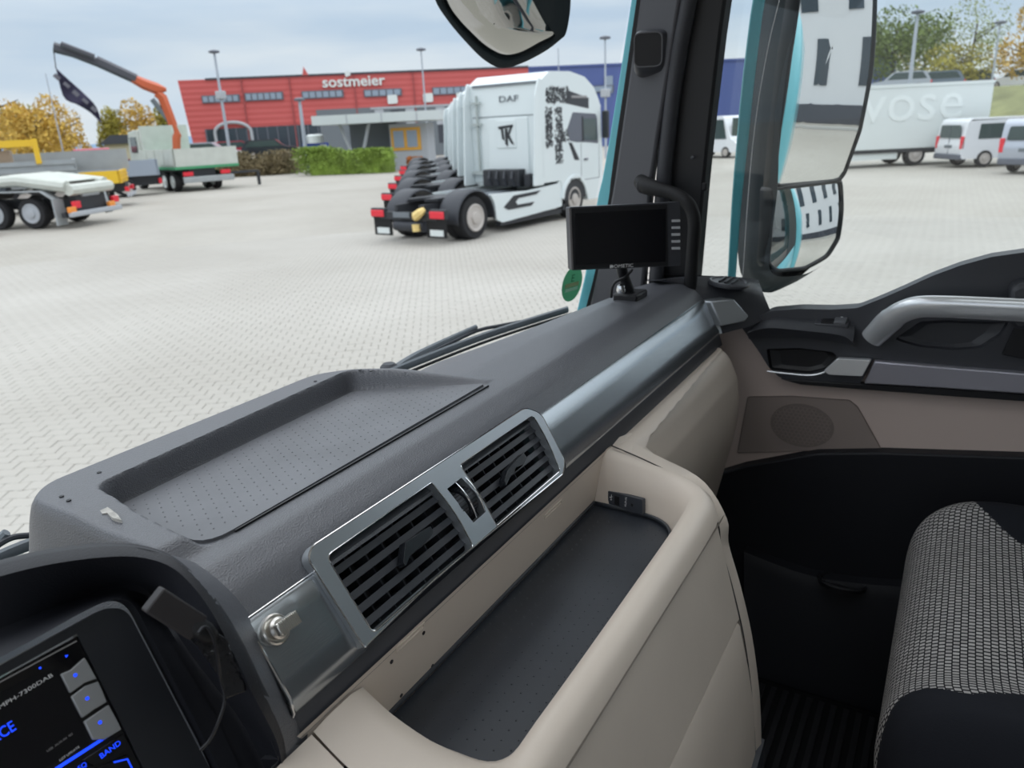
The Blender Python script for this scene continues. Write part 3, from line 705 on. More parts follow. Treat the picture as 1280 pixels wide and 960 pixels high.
# end cheek of the console
ck0 = dS([(.951, .408, .4535), (.949, .342, .470), (.934, .279, .484), (.918, .2405, .520), (.9185, .233, .56), (.920, .215, .62), (.921, .195, .70), (.922, .179, .80), (.923, .170, .90), (.923, .168, 1.0)])
ck1 = dS([(.985, .4085, .450), (.976, .342, .466), (.958, .272, .482), (.934, .230, .520), (.936, .226, .56), (.938, .208, .62), (.940, .188, .70), (.942, .172, .80), (.943, .164, .90), (.943, .160, 1.0)])
ck2 = dS([(1.01, .401, .4515), (.992, .342, .480), (.968, .272, .498), (.944, .234, .530), (.946, .232, .57), (.948, .214, .63), (.950, .194, .70), (.952, .178, .80), (.953, .170, .90), (.953, .166, 1.0)])
ck3 = dS([(1.03, .388, .462), (1.02, .345, .52), (.972, .30, .53), (.948, .26, .56), (.948, .26, .60), (.948, .26, .64), (.950, .26, .70), (.952, .26, .80), (.953, .26, .90), (.953, .26, 1.0)])
ck4 = dS([(1.04, .37, .49), (1.02, .45, .52)]+[(.96, .40, .60), (.948, .40, .62), (.948, .40, .64), (.948, .40, .66), (.950, .40, .70), (.952, .40, .80), (.953, .40, .90), (.953, .40, 1.0)])
build('console_cheek', MB().loft([catmull(c, 40) for c in (ck0, ck1, ck2, ck3, ck4)]), M_BEIGE, dash, fix=False, smooth=60)
sm = catmull([p+V((-.0003, -.0012, .0021)) +V((0, 0, .0016 if i < 2 else 0)) for i, p in enumerate(ck0)], 80); build('cheek_seam', MB().tube(sm, .0011, 6), mat('seam_shadow_gap', (.05, .045, .04), .8), dash)
# concave sweep between console and glovebox face
sw = MB().loft([catmull(dS(r), 24) for r in (
  [(1.00, .402, .452), (1.00, .40, .452), (.995, .398, .456), (.99, .396, .462)],
  [(.975, .405, .452), (.978, .37, .457), (.976, .34, .466), (.960, .274, .482)],
)]); 
# skirt at the lowest left: dark kick panel
build('kick_panel', MB().loft([[V((.70, .30, 2.5-.90)), V((.945, .30, 2.5-.85))], [V((.70, .16, 2.5-.93)), V((.952, .162, 2.5-.885))], [V((.70, .155, 1.25)), V((.952, .155, 1.25))]]), M_SOFT, dash, fix=False)
# left beige piece beside the seam
lb = MB().loft([catmull(dS(r), 8) for r in ([(.06, .404, .457), (.16, .404, .457), (.332, .404, .457)], [(.06, .35, .468), (.16, .35, .468), (.3215, .35, .468)], [(.06, .275, .480), (.16, .275, .480), (.3215, .275, .480)], [(.06, .228, .492), (.16, .228, .492), (.334, .228, .492)], [(.06, .22, .56), (.16, .22, .56), (.325, .22, .56)])])
build('left_console_cover', lb, M_BEIGE, dash, fix=False)
# slots and holes in the back wall
bp_ = Pl((.42, .4085, 2.5-.458), (1, 0, 0), (0, .0095, -.075)); sb = 1 if bp_.w.dot(CAM-bp_.p0) > 0 else -1
for a, b in (((495, 812), (530, 781)), ((680, 648), (702, 625))):
    pa, pb = bp_.st(*a), bp_.st(*b)
    x0_, x1_ = min(pa[0], pb[0]), max(pa[0], pb[0]); yc = (pa[1]+pb[1])/2
    build('clip_slot', MB().poly(rnd([(x0_, yc-.0035), (x1_, yc-.0035), (x1_, yc+.0035), (x0_, yc+.0035)], .001), 0, .0012*sb, bp_.M, [rnd([(x0_+.002, yc-.0018), (x1_-.002, yc-.0018), (x1_-.002, yc+.0018), (x0_+.002, yc+.0018)], .0008)]), M_BEIGE, dash, bevel=.0003)
hb = MB()
for px, py in ((489, 827), (529, 791), (540, 832), (501, 869)):
    a, b = bp_.st(px, py); hb.lathe([(.0021, -.001), (.0021, .0009)], bp_.M @ Matrix.Translation((a, b, 0)), 10)
build('drill_holes', hb, M_BLACK, dash, kind='stuff')
# USB / AUX plate on the right end wall
up0 = at(761, 612, X=.918); up1 = at(805, 624, Y=.330)
uv_ = (at(805, 624, X=.905)-at(761, 612, X=.920))
up = Pl(at(761, 612, X=.9165), at(805, 624, X=.9045)-at(761, 612, X=.9165), V((-.004, 0, -.03))); su = 1 if up.w.dot(CAM-up.p0) > 0 else -1
pc4 = up.sts([(761, 613), (804, 624), (804, 643), (761, 632)], .002*su)
usb = build('socket_plate', MB().poly(rnd(pc4, .002), -.004*su, .0045*su, up.M), mat('slate_grey_plate', (.045, .05, .062), .45), dash, bevel=.0006)
pq = up.sts([(769, 619), (775, 621), (775, 632), (769, 630)], .003*su)
build('usb_port', MB().poly(pq, .0043*su, .0049*su, up.M), M_BLACK, usb, smooth=0)
c2 = up.st(791, 631, .003*su); build('aux_jack', MB().lathe([(.0021, .0043*su), (.0021, .0051*su)], up.M @ Matrix.Translation((*c2, 0)), 14), M_BLACK, usb)
def texM(P_, a, b, off, s_, ang):   # text frame on plane P_, readable from the cabin
    return Matrix.Translation(P_.pt(a, b, off)) @ (Matrix(((P_.u.x, -P_.v.x*s_ if False else P_.v.x, P_.w.x), (P_.u.y, P_.v.y, P_.w.y), (P_.u.z, P_.v.z, P_.w.z))).to_4x4()) @ Matrix.Rotation(ang, 4, 'Z')
def frame(P0, xdir, nrm_):
    n_ = V(nrm_).normalized(); x_ = V(xdir); x_ = (x_-n_*x_.dot(n_)).normalized(); y_ = n_.cross(x_)
    return Matrix(((x_.x, y_.x, n_.x, P0.x), (x_.y, y_.y, n_.y, P0.y), (x_.z, y_.z, n_.z, P0.z), (0, 0, 0, 1)))
a, b = up.st(783, 627, .003*su); text('aux_lettering', 'AUX-IN', .0042, frame(up.pt(a, b, .0047*su), V((0, 0, 1)), up.w*su), M_WPRINT, usb, .0001)
a, b = up.st(765, 621, .003*su); Mu = frame(up.pt(a, b, .0047*su), V((0, 0, 1)), up.w*su)
us = MB(); us.box((-.004, -.0003, 0), (.004, .0003, .0003), Mu); us.box((-.001, -.0003, 0), (-.0004, .002, .0003), Mu); us.box((.0006, -.002, 0), (.0012, .0003, .0003), Mu); us.lathe([(.0009, 0), (.0009, .0003)], Mu @ Matrix.Translation((-.004, 0, 0)), 8); us.lathe([(.0007, 0), (.0007, .0003)], Mu @ Matrix.Translation((-.0007, .0022, 0)), 8)
build('usb_symbol', us, M_WPRINT, usb, smooth=0)

# ================================================================== DRIVER BINNACLE AND RADIO
rp = Pl((0, .6829-.51*.3317, 2.5-.3317), (1, 0, 0), (0, -.51*.1, -.1))     # face plane: y = .638 - .51*drop
sr = 1 if rp.w.dot(CAM-rp.p0) > 0 else -1
def dpts(l): return [at(px, py, Z=2.5-d) for px, py, d in l]
crest = dpts([(-150, 760, .30), (-60, 726, .293), (0, 706, .288), (60, 692, .286), (120, 684, .286), (170, 684, .288), (210, 695, .292), (240, 718, .302), (268, 752, .318), (296, 800, .342), (325, 860, .378), (352, 915, .430), (360, 960, .47)])
oin = [rp.at(px, py, .006*sr) for px, py in ((-150, 850), (-60, 813), (0, 786), (60, 762), (115, 740), (155, 731), (178, 735), (194, 750), (212, 778), (240, 820), (272, 862), (305, 908), (330, 960))]
oin = [CAM+(p-CAM)*(1+.11*max(0, min(1, (8-i)/4))) for i, p in enumerate(oin)]
def rad3(a, b, t, lift): return [p.lerp(q, t)+V((0, 0, lift)) for p, q in zip(a, b)]
kf = lambda i: min(1, max(0, (i-3)/6))
outr = [p+V((.004+.008*kf(i), .03-.018*kf(i), -.012)) for i, p in enumerate(crest)]
outr2 = [p+V((.008+.022*kf(i), .055-.037*kf(i), -.055)) for i, p in enumerate(crest)]
nC = 70
bin_ = MB().loft([catmull(outr2, nC), catmull(outr, nC), catmull([p+V((.004, .012, -.002)).lerp(V((.006, .004, -.003)), min(1, max(0, (i-4)/5))) for i, p in enumerate(crest)], nC), catmull(crest, nC), catmull([p+V((-.004, -.010, -.004)).lerp(V((-.007, -.002, -.003)), min(1, max(0, (i-4)/5))) for i, p in enumerate(crest)], nC), catmull(rad3(crest, oin, .5, -.010), nC), catmull(oin, nC)])
build('binnacle_hood', bin_, mat('dark_hood_plastic', (.015, .016, .021), .5, spec=.45, bump=.3, bscale=600, btype='voronoi', bdist=.0005), dash, fix=False, smooth=70)
iin = [rp.at(px, py, 0) for px, py in ((-150, 905), (-60, 860), (0, 827), (50, 800), (100, 772), (135, 756), (152, 755), (165, 764), (180, 792), (200, 830), (226, 880), (250, 926), (268, 965))]
mid = [rp.at(px, py, .006*sr) for px, py in ((-150, 900), (-60, 855), (0, 822), (50, 795), (100, 767), (135, 751), (154, 749), (169, 759), (185, 788), (206, 828), (232, 878), (256, 924), (274, 963))]
build('binnacle_bezel', MB().loft([catmull(oin, nC), catmull(rad3(oin, mid, .12, -.004), nC), catmull(mid, nC), catmull([p-rp.w*sr*.012 for p in mid], nC)]), mat('satin_black_bezel', (.012, .013, .018), .5, bump=.05, bscale=900, bdist=.0003), dash, fix=False, smooth=40)
ipn = [rp.st(px, py) for px, py in ((-150, 912), (0, 832), (132, 760), (152, 760), (163, 768), (246, 928), (290, 1010), (-150, 1150))]
build('radio_surround', MB().poly(rnd(ipn, [0, 0, .004, .006, .004, 0, 0, 0]), -.010*sr, -.001*sr, rp.M, [rp.sts([(-150, 930), (0, 846), (97, 792), (200, 1000), (240, 1090), (-140, 1140)])]), mat('satin_black_panel', (.020, .022, .027), .38, bump=.05, bscale=900, bdist=.0003), dash, bevel=.001)
build('binnacle_end_face', MB().loft([catmull([rp.at(px, py, .006*sr) for px, py in ((160, 740), (190, 765), (230, 830), (272, 900), (300, 960), (320, 1010))], 20), catmull([rp.at(px, py, -.02*sr) for px, py in ((160, 740), (190, 765), (230, 830), (272, 900), (300, 960), (320, 1010))], 20)]), M_BLACK, dash, fix=False)
rad = thing('car_radio', 'black in-dash radio with blue lit lettering in the driver binnacle', 'radio', rp.at(60, 900))
so_ = sr*-.002
build('radio_body', MB().poly(rp.sts([(-150, 928), (0, 848), (97, 795), (198, 1002), (236, 1086), (-140, 1136)], so_), -.03*sr, so_, rp.M), M_GLOSSBLACK, rad, bevel=.0006)
Mr = lambda px, py, o_=0: frame(rp.at(px, py, so_+o_*sr), V((1, 0, 0)), rp.w*sr)
fr = lambda pts, w0, w1: MB().poly(rp.sts(pts, so_), so_+w0*sr, so_+w1*sr, rp.M)
build('display_glass', fr([(-150, 940), (0, 866), (46, 842), (73, 837), (112, 930), (60, 957), (-130, 1060)], 0, .0006), M_SCREEN, rad, smooth=0)
build('top_light_line', fr([(-40, 872), (0, 851.5), (95, 800.5), (96, 802), (0, 853.5), (-40, 874)], 0, .0005), M_GPRINT, rad, smooth=0)
M_BTN = mat('glossy_grey_button', (.30, .31, .315), .12, spec=1.0)
for i, pts in enumerate(([(74, 843), (86, 838), (104, 822), (119, 849), (104, 854), (86, 867)], [(87, 871), (104, 858), (121, 852), (126, 863), (132, 878), (116, 887), (101, 898)], [(103, 902), (118, 892), (134, 881), (146, 903), (150, 912), (128, 925), (114, 925)])):
    b_ = build('button', fr(pts, 0, .003), M_BTN, rad, bevel=.0008, label='glossy grey radio button')
    cx_ = (94, 109, 125)[i]; cy_ = (844, 873, 903)[i]
    d_ = MB().lathe([(.0013, 0), (.0013, .0003)], Mr(cx_, cy_, .003), 8); build('button_icon', d_, M_LBLUE, b_)
build('eject_icon', MB().lathe([(.0013, 0), (.0013, .0003)], Mr(83, 820, .0005), 3), M_LBLUE, rad, smooth=0)
build('indicator_dot', MB().lathe([(.0008, 0), (.0008, .0003)], Mr(50, 835, .0006), 8), M_LBLUE, rad, smooth=0)
build('blue_bar', fr([(68, 960), (145, 911), (146, 914), (72, 962)], .0, .0012), M_LBLUE, rad, smooth=0)
build('band_key', fr([(102, 950), (153, 917), (164, 936), (116, 958)], 0, .002), M_GLOSSBLACK, rad, bevel=.0005)
build('lower_key', fr([(60, 985), (158, 943), (185, 1000), (80, 1040)], 0, .002), M_GLOSSBLACK, rad, bevel=.0005)
text('band_lettering', 'BAND', .0052, Mr(138, 937, .0022), M_LBLUE, rad, .0001, sx=1.1)
text('model_lettering', 'CMPH-7300DAB', .0038, Mr(29, 866, .0008), M_WPRINT, rad, .0001, sx=1.5)
text('display_lettering', 'SOURCE', .0100, Mr(-12, 926, .0008), M_LBLUE, rad, .0001, sx=.80)
text('usb_lettering', 'USB  AUX-IN  SD', .0020, Mr(75, 928, .0008), M_GPRINT, rad, .0001, sx=1.2)
text('list_lettering', 'LIST UPDATE', .0020, Mr(87, 942, .0008), M_WPRINT, rad, .0001, sx=1.2)
text('lower_lettering', 'EQ', .0045, Mr(103, 958, .0022), M_LBLUE, rad, .0001)
a_ = rp.sts([(140, 952), (158, 948), (165, 962), (163, 962), (157, 950), (141, 954)], so_)
build('lower_key_outline', MB().poly(a_, so_, so_+.0024*sr, rp.M), M_LBLUE, rad, smooth=0)
# plug-in dongle and cable on the right of the binnacle
dg_ = thing('plug_in_dongle', 'small dark rectangular dongle with thin cable on the edge of the driver binnacle', 'dongle', at(225, 785, Z=2.5-.32))
P0 = at(190, 748, Z=2.5-.283); P1 = at(246, 784, Z=2.5-.313)
ax_ = (P1-P0).normalized(); nn_ = (CAM-P0).normalized(); nn_ = (nn_-ax_*nn_.dot(ax_)).normalized(); sd_ = ax_.cross(nn_)
Md = Matrix(((ax_.x, sd_.x, nn_.x, P0.x), (ax_.y, sd_.y, nn_.y, P0.y), (ax_.z, sd_.z, nn_.z, P0.z), (0, 0, 0, 1)))
L_ = (P1-P0).length
build('dongle_body', MB().box((0, -.009, -.006), (L_, .009, .006), Md), mat('matte_brown_black', (.030, .026, .027), .55), dg_, bevel=.0015)
P2 = at(264, 800, Z=2.5-.345); build('plug', MB().tube(catmull([P1-ax_*.003, P1+ax_*.008, P2], 10), [.0065, .0068, .007, .007, .007, .0065, .0065, .006, .006, .005], 12), M_BLACKRUB, dg_)
cb = [at(px, py, Z=2.5-d) for px, py, d in ((247, 792, .305), (254, 784, .308), (262, 788, .312), (270, 810, .325), (276, 850, .352), (281, 875, .366), (272, 905, .378), (262, 925, .388), (250, 938, .392))]
build('cable', MB().tube(catmull(cb, 40), .0011, 8), M_BLACK, dg_)
tp = at(250, 790, Z=2.5-.315)
tq = [at(px, py, Z=2.5-d) for px, py, d in ((231, 794, .330), (262, 782, .330), (285, 800, .338), (306, 850, .372), (308, 864, .378), (280, 875, .378), (276, 850, .362), (248, 810, .338))]
tc_ = MB(); tc_.add(tq+[p+V((-.002, -.002, .0025)) for p in tq], [tuple(range(8, 16))]+[(i, (i+1) % 8, 8+(i+1) % 8, 8+i) for i in range(8)])
build('adhesive_pad', tc_, mat('shiny_black_tape', (.010, .010, .012), .18, spec=.6, bump=1.0, bscale=120, bdist=.002), dg_, bevel=.0008)
# outer side skin between hood and left trim
sk = MB().loft([catmull([p+V((.028, .016, -.050)) for p in crest[6:]], 20), catmull([V((.33, .449, 2.5-.362)), V((.33, .442, 2.5-.38)), V((.328, .42, 2.5-.42)), V((.33, .41, 2.5-.452))], 20)])
build('binnacle_side_skin', MB().loft([catmull(crest[5:], 24), catmull([V((.335, .60, 2.5-.345)), V((.338, .53, 2.5-.332)), V((.335, .48, 2.5-.342)), V((.332, .450, 2.5-.364)), V((.326, .432, 2.5-.392)), V((.326, .42, 2.5-.42)), V((.326, .409, 2.5-.455)), V((.33, .41, 2.5-.50))], 24)]), M_PAD, dash, fix=False, smooth=70)
lf = catmull([rp.at(px, py, .005*sr) for px, py in ((272, 862), (305, 908), (330, 960))], 6)
build('lower_left_skin', MB().loft([[V((.10, .405, 2.5-.447)), V((.21, .405, 2.5-.452)), V((.33, .406, 2.5-.455))], [V((.10, .40, 2.5-.462)), V((.21, .40, 2.5-.466)), V((.33, .41, 2.5-.47))]]), M_SOFT, dash, fix=False)
# ================================================================== DASHBOARD END POD
pod = [
 [at(790, 352, Y=.66), at(840, 343, Y=.64), V((1.60, .62, 2.175)), V((1.66, .60, 2.165)), V((1.70, .58, 2.15))],
 [at(820, 351, X=1.50), at(860, 346, X=1.56), at(895, 345, X=1.62), at(930, 347, X=1.68), at(948, 350, X=1.72)],
 [at(850, 356, X=1.542), at(880, 359, X=1.565), at(912, 359, X=1.60), at(940, 361, X=1.635), at(953, 364, X=1.655)],
 [at(866, 362, X=1.545), at(888, 366, X=1.56), at(918, 366, X=1.598), at(942, 369, X=1.625), at(957, 374, X=1.645)],
 [at(884, 378, X=1.545), at(903, 376, X=1.57), at(924, 379, X=1.60), at(944, 382, X=1.622), at(962, 386, X=1.640)],
 [at(899, 404, X=1.543), at(915, 402, X=1.57), at(932, 400, X=1.595), at(950, 396, X=1.62), at(965, 391, X=1.640)],
 [at(903, 417, X=1.545), at(918, 413, X=1.57), at(934, 409, X=1.59), at(950, 402, X=1.615), at(965, 394, X=1.640)],
 [at(903, 417, X=1.545)+V((0, .08, -.01)), at(918, 413, X=1.57)+V((0, .08, -.01)), at(934, 409, X=1.59)+V((0, .08, -.01)), at(950, 402, X=1.615)+V((0, .08, -.01)), at(965, 394, X=1.640)+V((0, .08, -.01))]]
build('end_pod', MB().loft([catmull(r, 24) for r in pod]), M_SOFT, dash, fix=False, smooth=60)
vc = at(911, 353, X=1.60); Mv = Matrix.Translation(vc) @ Matrix.Rotation(math.radians(6), 4, 'X')
vn = build('window_vent', MB().lathe([(.043, -.004), (.043, .001), (.040, .004), (.036, .0045), (.033, .002)], Mv, 36), M_SOFT, dash)
for k in range(3):
    build('vent_blade', MB().box((-.03+.004*abs(k-1), -.014+k*.013, .002), (.03-.004*abs(k-1), -.010+k*.013, .007), Mv), M_SOFT, vn, bevel=.001)
# small wiring and bracket behind the monitor
# ================================================================== MONITOR
mc = at(781, 296, D=1.42); MN = (CAM-mc).normalized()
tl, trr, brr, bl = at(712, 259, D=1.375), at(851, 253, D=1.46), at(851, 332, D=1.47), at(715, 338, D=1.385)
mu = ((trr-tl)+(brr-bl)).normalized(); mp_ = Pl((tl+trr+brr+bl)/4, mu, ((tl-bl)+(trr-brr)).normalized()); sm_ = 1 if mp_.w.dot(CAM-mp_.p0) > 0 else -1
mon = thing('reversing_monitor', 'black rectangular screen on a bracket in front of the roof pillar', 'monitor', at(790, 352, X=1.36))
oc = mp_.sts([(712, 259), (836, 253), (850, 252), (851, 332), (836, 333), (715, 338)])
bodyM = build('monitor_case', MB().poly(rnd(oc, [.003, 0, .003, .003, 0, .003], 3), -.022*sm_, 0, mp_.M), M_SOFT, mon, bevel=.0015, label='black plastic case with a thin grey left edge')
build('bezel', MB().poly(rnd(mp_.sts([(714, 261), (834, 255), (835, 332), (717, 336)], .001*sm_), .002), 0, .0012*sm_, mp_.M), M_BLACK, mon, smooth=0)
build('screen', MB().poly(mp_.sts([(719, 267), (832, 261), (832, 327), (720, 331)], .002*sm_), .001*sm_, .0018*sm_, mp_.M), M_SCREEN, mon, smooth=0)
build('edge_line', MB().poly(mp_.sts([(711.5, 260), (714, 260), (717, 337), (714.5, 337)], .002*sm_), 0, .0012*sm_, mp_.M), mat('satin_edge', (.16, .15, .15), .3), mon, smooth=0)
for i in range(5):
    y = 276+i*8.6; q = mp_.sts([(840, y-1.4), (850, y-1.7), (850, y+1.4), (840, y+1.6)], .002*sm_)
    build('button', MB().poly(rnd(q, .0005, 2), 0, .0028*sm_, mp_.M), mat('pale_key', (.55, .56, .58), .35) if 'pale_key' not in bpy.data.materials else bpy.data.materials['pale_key'], mon, label='thin pale bar button')
text('brand_lettering', 'DOMETIC', .0085, frame(mp_.at(777, 332.6, .0016*sm_), mu, mp_.w*sm_), M_WPRINT, mon, .0001, sx=1.25)
a, b = mp_.st(764.5, 333, .0014*sm_); build('brand_mark', MB().poly([(a-.004, b-.0015), (a, b+.002), (a+.004, b-.0015)], .001*sm_, .0016*sm_, mp_.M), M_WPRINT, mon, smooth=0)
st_top = mp_.pt(0, -.03, -.03*sm_); st_bot = at(800, 356, X=1.38)+V((0, .02, -.02))
build('bracket_arm', MB().tube(catmull([st_top, (st_top+st_bot)/2+V((.01, .01, 0)), st_bot], 10), .011, 12), M_BLACK, mon)
build('bracket_foot', MB().box((-.03, -.025, -.012), (.03, .025, .006), Matrix.Translation(st_bot)), M_BLACK, mon, bevel=.004)
cbl = [at(790, 337, X=1.36), at(782, 346, X=1.345), at(770, 352, X=1.34), at(765, 360, X=1.335), at(764, 372, X=1.335)]
build('cable', MB().tube(catmull(cbl, 20), .0028, 8), M_BLACK, mon)
lv = at(776, 362, X=1.33); build('knob', MB().lathe([(.008, -.006), (.009, 0), (.007, .008), (.003, .010)], Matrix.Translation(lv), 14), M_CHROME, mon, label='small chrome clamp knob')
# bracket strap behind
# ================================================================== WINDSCREEN STICKER
sp_ = at(715, 355, X=1.49); stk = thing('windscreen_sticker', 'round green badge sticker with a white letter at the foot of the windscreen', 'sticker', sp_)
q0 = at(715, 355, X=1.49)
def translucent(m):
    n = m.node_tree; b = n.nodes['Principled BSDF']; tr_ = n.nodes.new('ShaderNodeBsdfTranslucent'); tr_.inputs[0].default_value = b.inputs['Base Color'].default_value[:]
    x = n.nodes.new('ShaderNodeMixShader'); x.inputs[0].default_value = .6; o = n.nodes['Material Output']
    n.links.new(b.outputs[0], x.inputs[1]); n.links.new(tr_.outputs[0], x.inputs[2]); n.links.new(x.outputs[0], o.inputs[0]); return m
# place on the inner glass face
t = 0
for X_ in np.linspace(1.2, 1.62, 200):
    p = at(715, 355, X=X_)
    if p.y >= wsY(p.x, p.z)-.002: q0 = p; break
gx = V((1, (wsY(q0.x+.01, q0.z)-wsY(q0.x-.01, q0.z))/.02, 0)).normalized(); gz = V((0, -.207, 1)).normalized()
gn = gz.cross(gx) if gz.cross(gx).dot(CAM-q0) > 0 else gx.cross(gz)
stk.matrix_world = Matrix.Translation(q0); WM[stk.name] = Matrix.Translation(q0)
Ms = frame(q0, gx, gn)
dd_ = (q0-CAM).length; r_s = .0365
def disc(rx, ry, cx, cy, z0, z1, n=28): return MB().poly([(cx+rx*math.cos(a), cy+ry*math.sin(a)) for a in np.linspace(0, 2*math.pi, n, endpoint=False)], z0, z1, Ms)
ry_ = r_s*1.22
build('backing', disc(r_s, ry_, 0, 0, 0, .0004), translucent(mat('sticker_green', (.24, .52, .36), .5)), stk, smooth=0)
build('lettering_panel', MB().box((-.025, -.007, .0004), (.025, .003, .0006), Ms), translucent(mat('sticker_tan', (1.0, .80, .60), .6)), stk, smooth=0)
build('white_panel', MB().box((-.023, -.018, .0004), (.023, -.009, .0006), Ms), translucent(mat('sticker_pale', (.95, 1.0, .95), .6)), stk, smooth=0)
text('letter', 'E', .026, Ms @ Matrix.Translation((0, .014, .0006)), mat('sticker_dark', (.03, .16, .08), .6), stk, .0001)

# ================================================================== DOOR
door = thing('door_1', 'beige and black passenger door inner panel with chrome grab handle', None, (1.70, .1, 1.25), kind='structure')
DX = 1.62
MD = Matrix(((0, 0, 1, DX), (1, 0, 0, 0), (0, 1, 0, 0), (0, 0, 0, 1)))    # (s,t,w)->(DX+w, s, t)
def yz(pts, X=DX): return [(lambda p: (p.y, p.z))(at(px, py, X=X)) for px, py in pts]
# outer skin (teal) and glass
build('outer_skin', MB().loft([[V((1.80, y, z)) for y in np.linspace(-.75, .62, 10)] for z in (1.0, 1.4, 1.8, 2.085)]+[[V((1.76, y, 2.10)) for y in np.linspace(-.75, .62, 10)]] if False else [[V((1.79+o2, y, z)) for y in np.linspace(-.75, .75, 10)] for z, o2 in ((.9, 0), (1.4, .012), (1.8, .008), (2.03, 0))]), M_TEAL, door, solid=.004, fix=False)
build('window_2', MB().box((1.705, -.62, 2.02), (1.709, .60, 2.80)), M_GLASS, kind='structure', smooth=0)
# beige carrier panel
bg_ = yz([(880, 404), (1000, 404), (1300, 404), (1900, 404), (1900, 639), (1280, 573), (1100, 567), (1020, 568), (930, 585), (880, 600)], DX+.02)
build('beige_panel', MB().poly(bg_, .02, .05, MD), M_TAUPE, door, bevel=.002)
# black upper section with openings
ob = yz([(926, 408), (940, 399), (963, 389), (1000, 386), (1040, 387), (1072, 385), (1100, 374), (1130, 361), (1165, 345), (1200, 332), (1240, 321), (1290, 314), (1900, 306), (1900, 572), (1280, 464), (1190, 459), (1092, 448), (1084, 466), (1073, 482), (1020, 480), (990, 477), (973, 471), (960, 458), (949, 440)])
h1 = rnd(yz([(958, 436), (1000, 435), (1042, 440), (1047, 447), (1032, 462), (1010, 467), (962, 462)]), .006, 4)
h2 = rnd(yz([(1128, 428), (1118, 424), (1150, 402), (1180, 400), (1262, 402), (1252, 418), (1226, 435), (1195, 438), (1150, 434)]), .006, 4)
build('black_upper_panel', MB().poly(rnd(ob, .006, 3), 0, .045, MD, [h1, h2]), M_SOFT, door, bevel=.006, seg=3)
for nm, hh in (('pull_recess', h1), ('handle_recess', h2)):
    cx = sum(p[0] for p in hh)/len(hh); cy = sum(p[1] for p in hh)/len(hh)
    L1 = [V((DX+.004, p[0], p[1])) for p in hh]; L2 = [V((DX+.012, p[0]+(cx-p[0])*.04, p[1]+(cy-p[1])*.06)) for p in hh]; L3 = [V((DX+.017, p[0]+(cx-p[0])*.3, p[1]+(cy-p[1])*.3)) for p in hh]
    for l in (L1, L2, L3): l.append(l[0])
    m_ = MB().loft([L1, L2, L3]); m_.add(L3[:-1], [tuple(range(len(L3)-1))]); build(nm, m_, M_BLACK if nm == 'pull_recess' else M_SOFT, door, fix=False)
# sill ledge (faces up) and window switch
led = [[at(px, py, X=1.60) for px, py in ((938, 412), (960, 402), (1000, 405), (1050, 409), (1068, 415))], [at(px, py, X=1.585) for px, py in ((934, 416), (960, 410), (1000, 413), (1050, 419), (1066, 428))], [at(px, py, X=1.60) for px, py in ((936, 424), (960, 421), (1000, 422), (1050, 428), (1070, 434))]]
top_ = [at(px, py, X=1.66) for px, py in ((955, 393), (975, 389.5), (1005, 388.5), (1045, 389), (1070, 391))]
build('sill_ledge', MB().loft([catmull(l, 20) for l in ([top_]+led)]), M_SOFT, door, fix=False, smooth=50)
sw0 = [at(px, py, X=X_) for px, py, X_ in ((1022, 394, 1.64), (1066, 393, 1.64), (1060, 407, 1.60), (1018, 404, 1.60))]
mbw = MB(); mbw.add(sw0+[p-V((0, 0, .012)) for p in sw0], [(0, 1, 2, 3), (7, 6, 5, 4)]+[(i, (i+1) % 4, 4+(i+1) % 4, 4+i) for i in range(4)])
swp = build('switch_plate', mbw, M_SOFT, door, bevel=.002)
sw1 = [at(px, py, X=X_) for px, py, X_ in ((1046, 393.5, 1.638), (1064, 393, 1.638), (1057, 405, 1.602), (1042, 404, 1.602))]
mbw = MB(); up3 = V((0, 0, .004)); mbw.add([p+up3 for p in sw1]+[p-up3 for p in sw1], [(0, 1, 2, 3), (7, 6, 5, 4)]+[(i, (i+1) % 4, 4+(i+1) % 4, 4+i) for i in range(4)])
build('window_switch', mbw, mat('grey_rocker', (.11, .115, .125), .35), swp, bevel=.002)
sw2 = [at(px, py, X=X_) for px, py, X_ in ((1030, 394, 1.638), (1044, 393.7, 1.638), (1040, 403.5, 1.602), (1026, 403, 1.602))]
mbw = MB(); mbw.add([p+V((0, 0, .001)) for p in sw2]+[p-up3 for p in sw2], [(0, 1, 2, 3), (7, 6, 5, 4)]+[(i, (i+1) % 4, 4+(i+1) % 4, 4+i) for i in range(4)])
build('switch_recess', mbw, M_BLACK, swp, smooth=0)
q = (sw1[0]+sw1[1]+sw1[2]+sw1[3])/4+V((0, 0, .0045)); build('switch_icon', MB().cbox(q, (.006, .004, .0006)), M_WPRINT, swp, smooth=0)
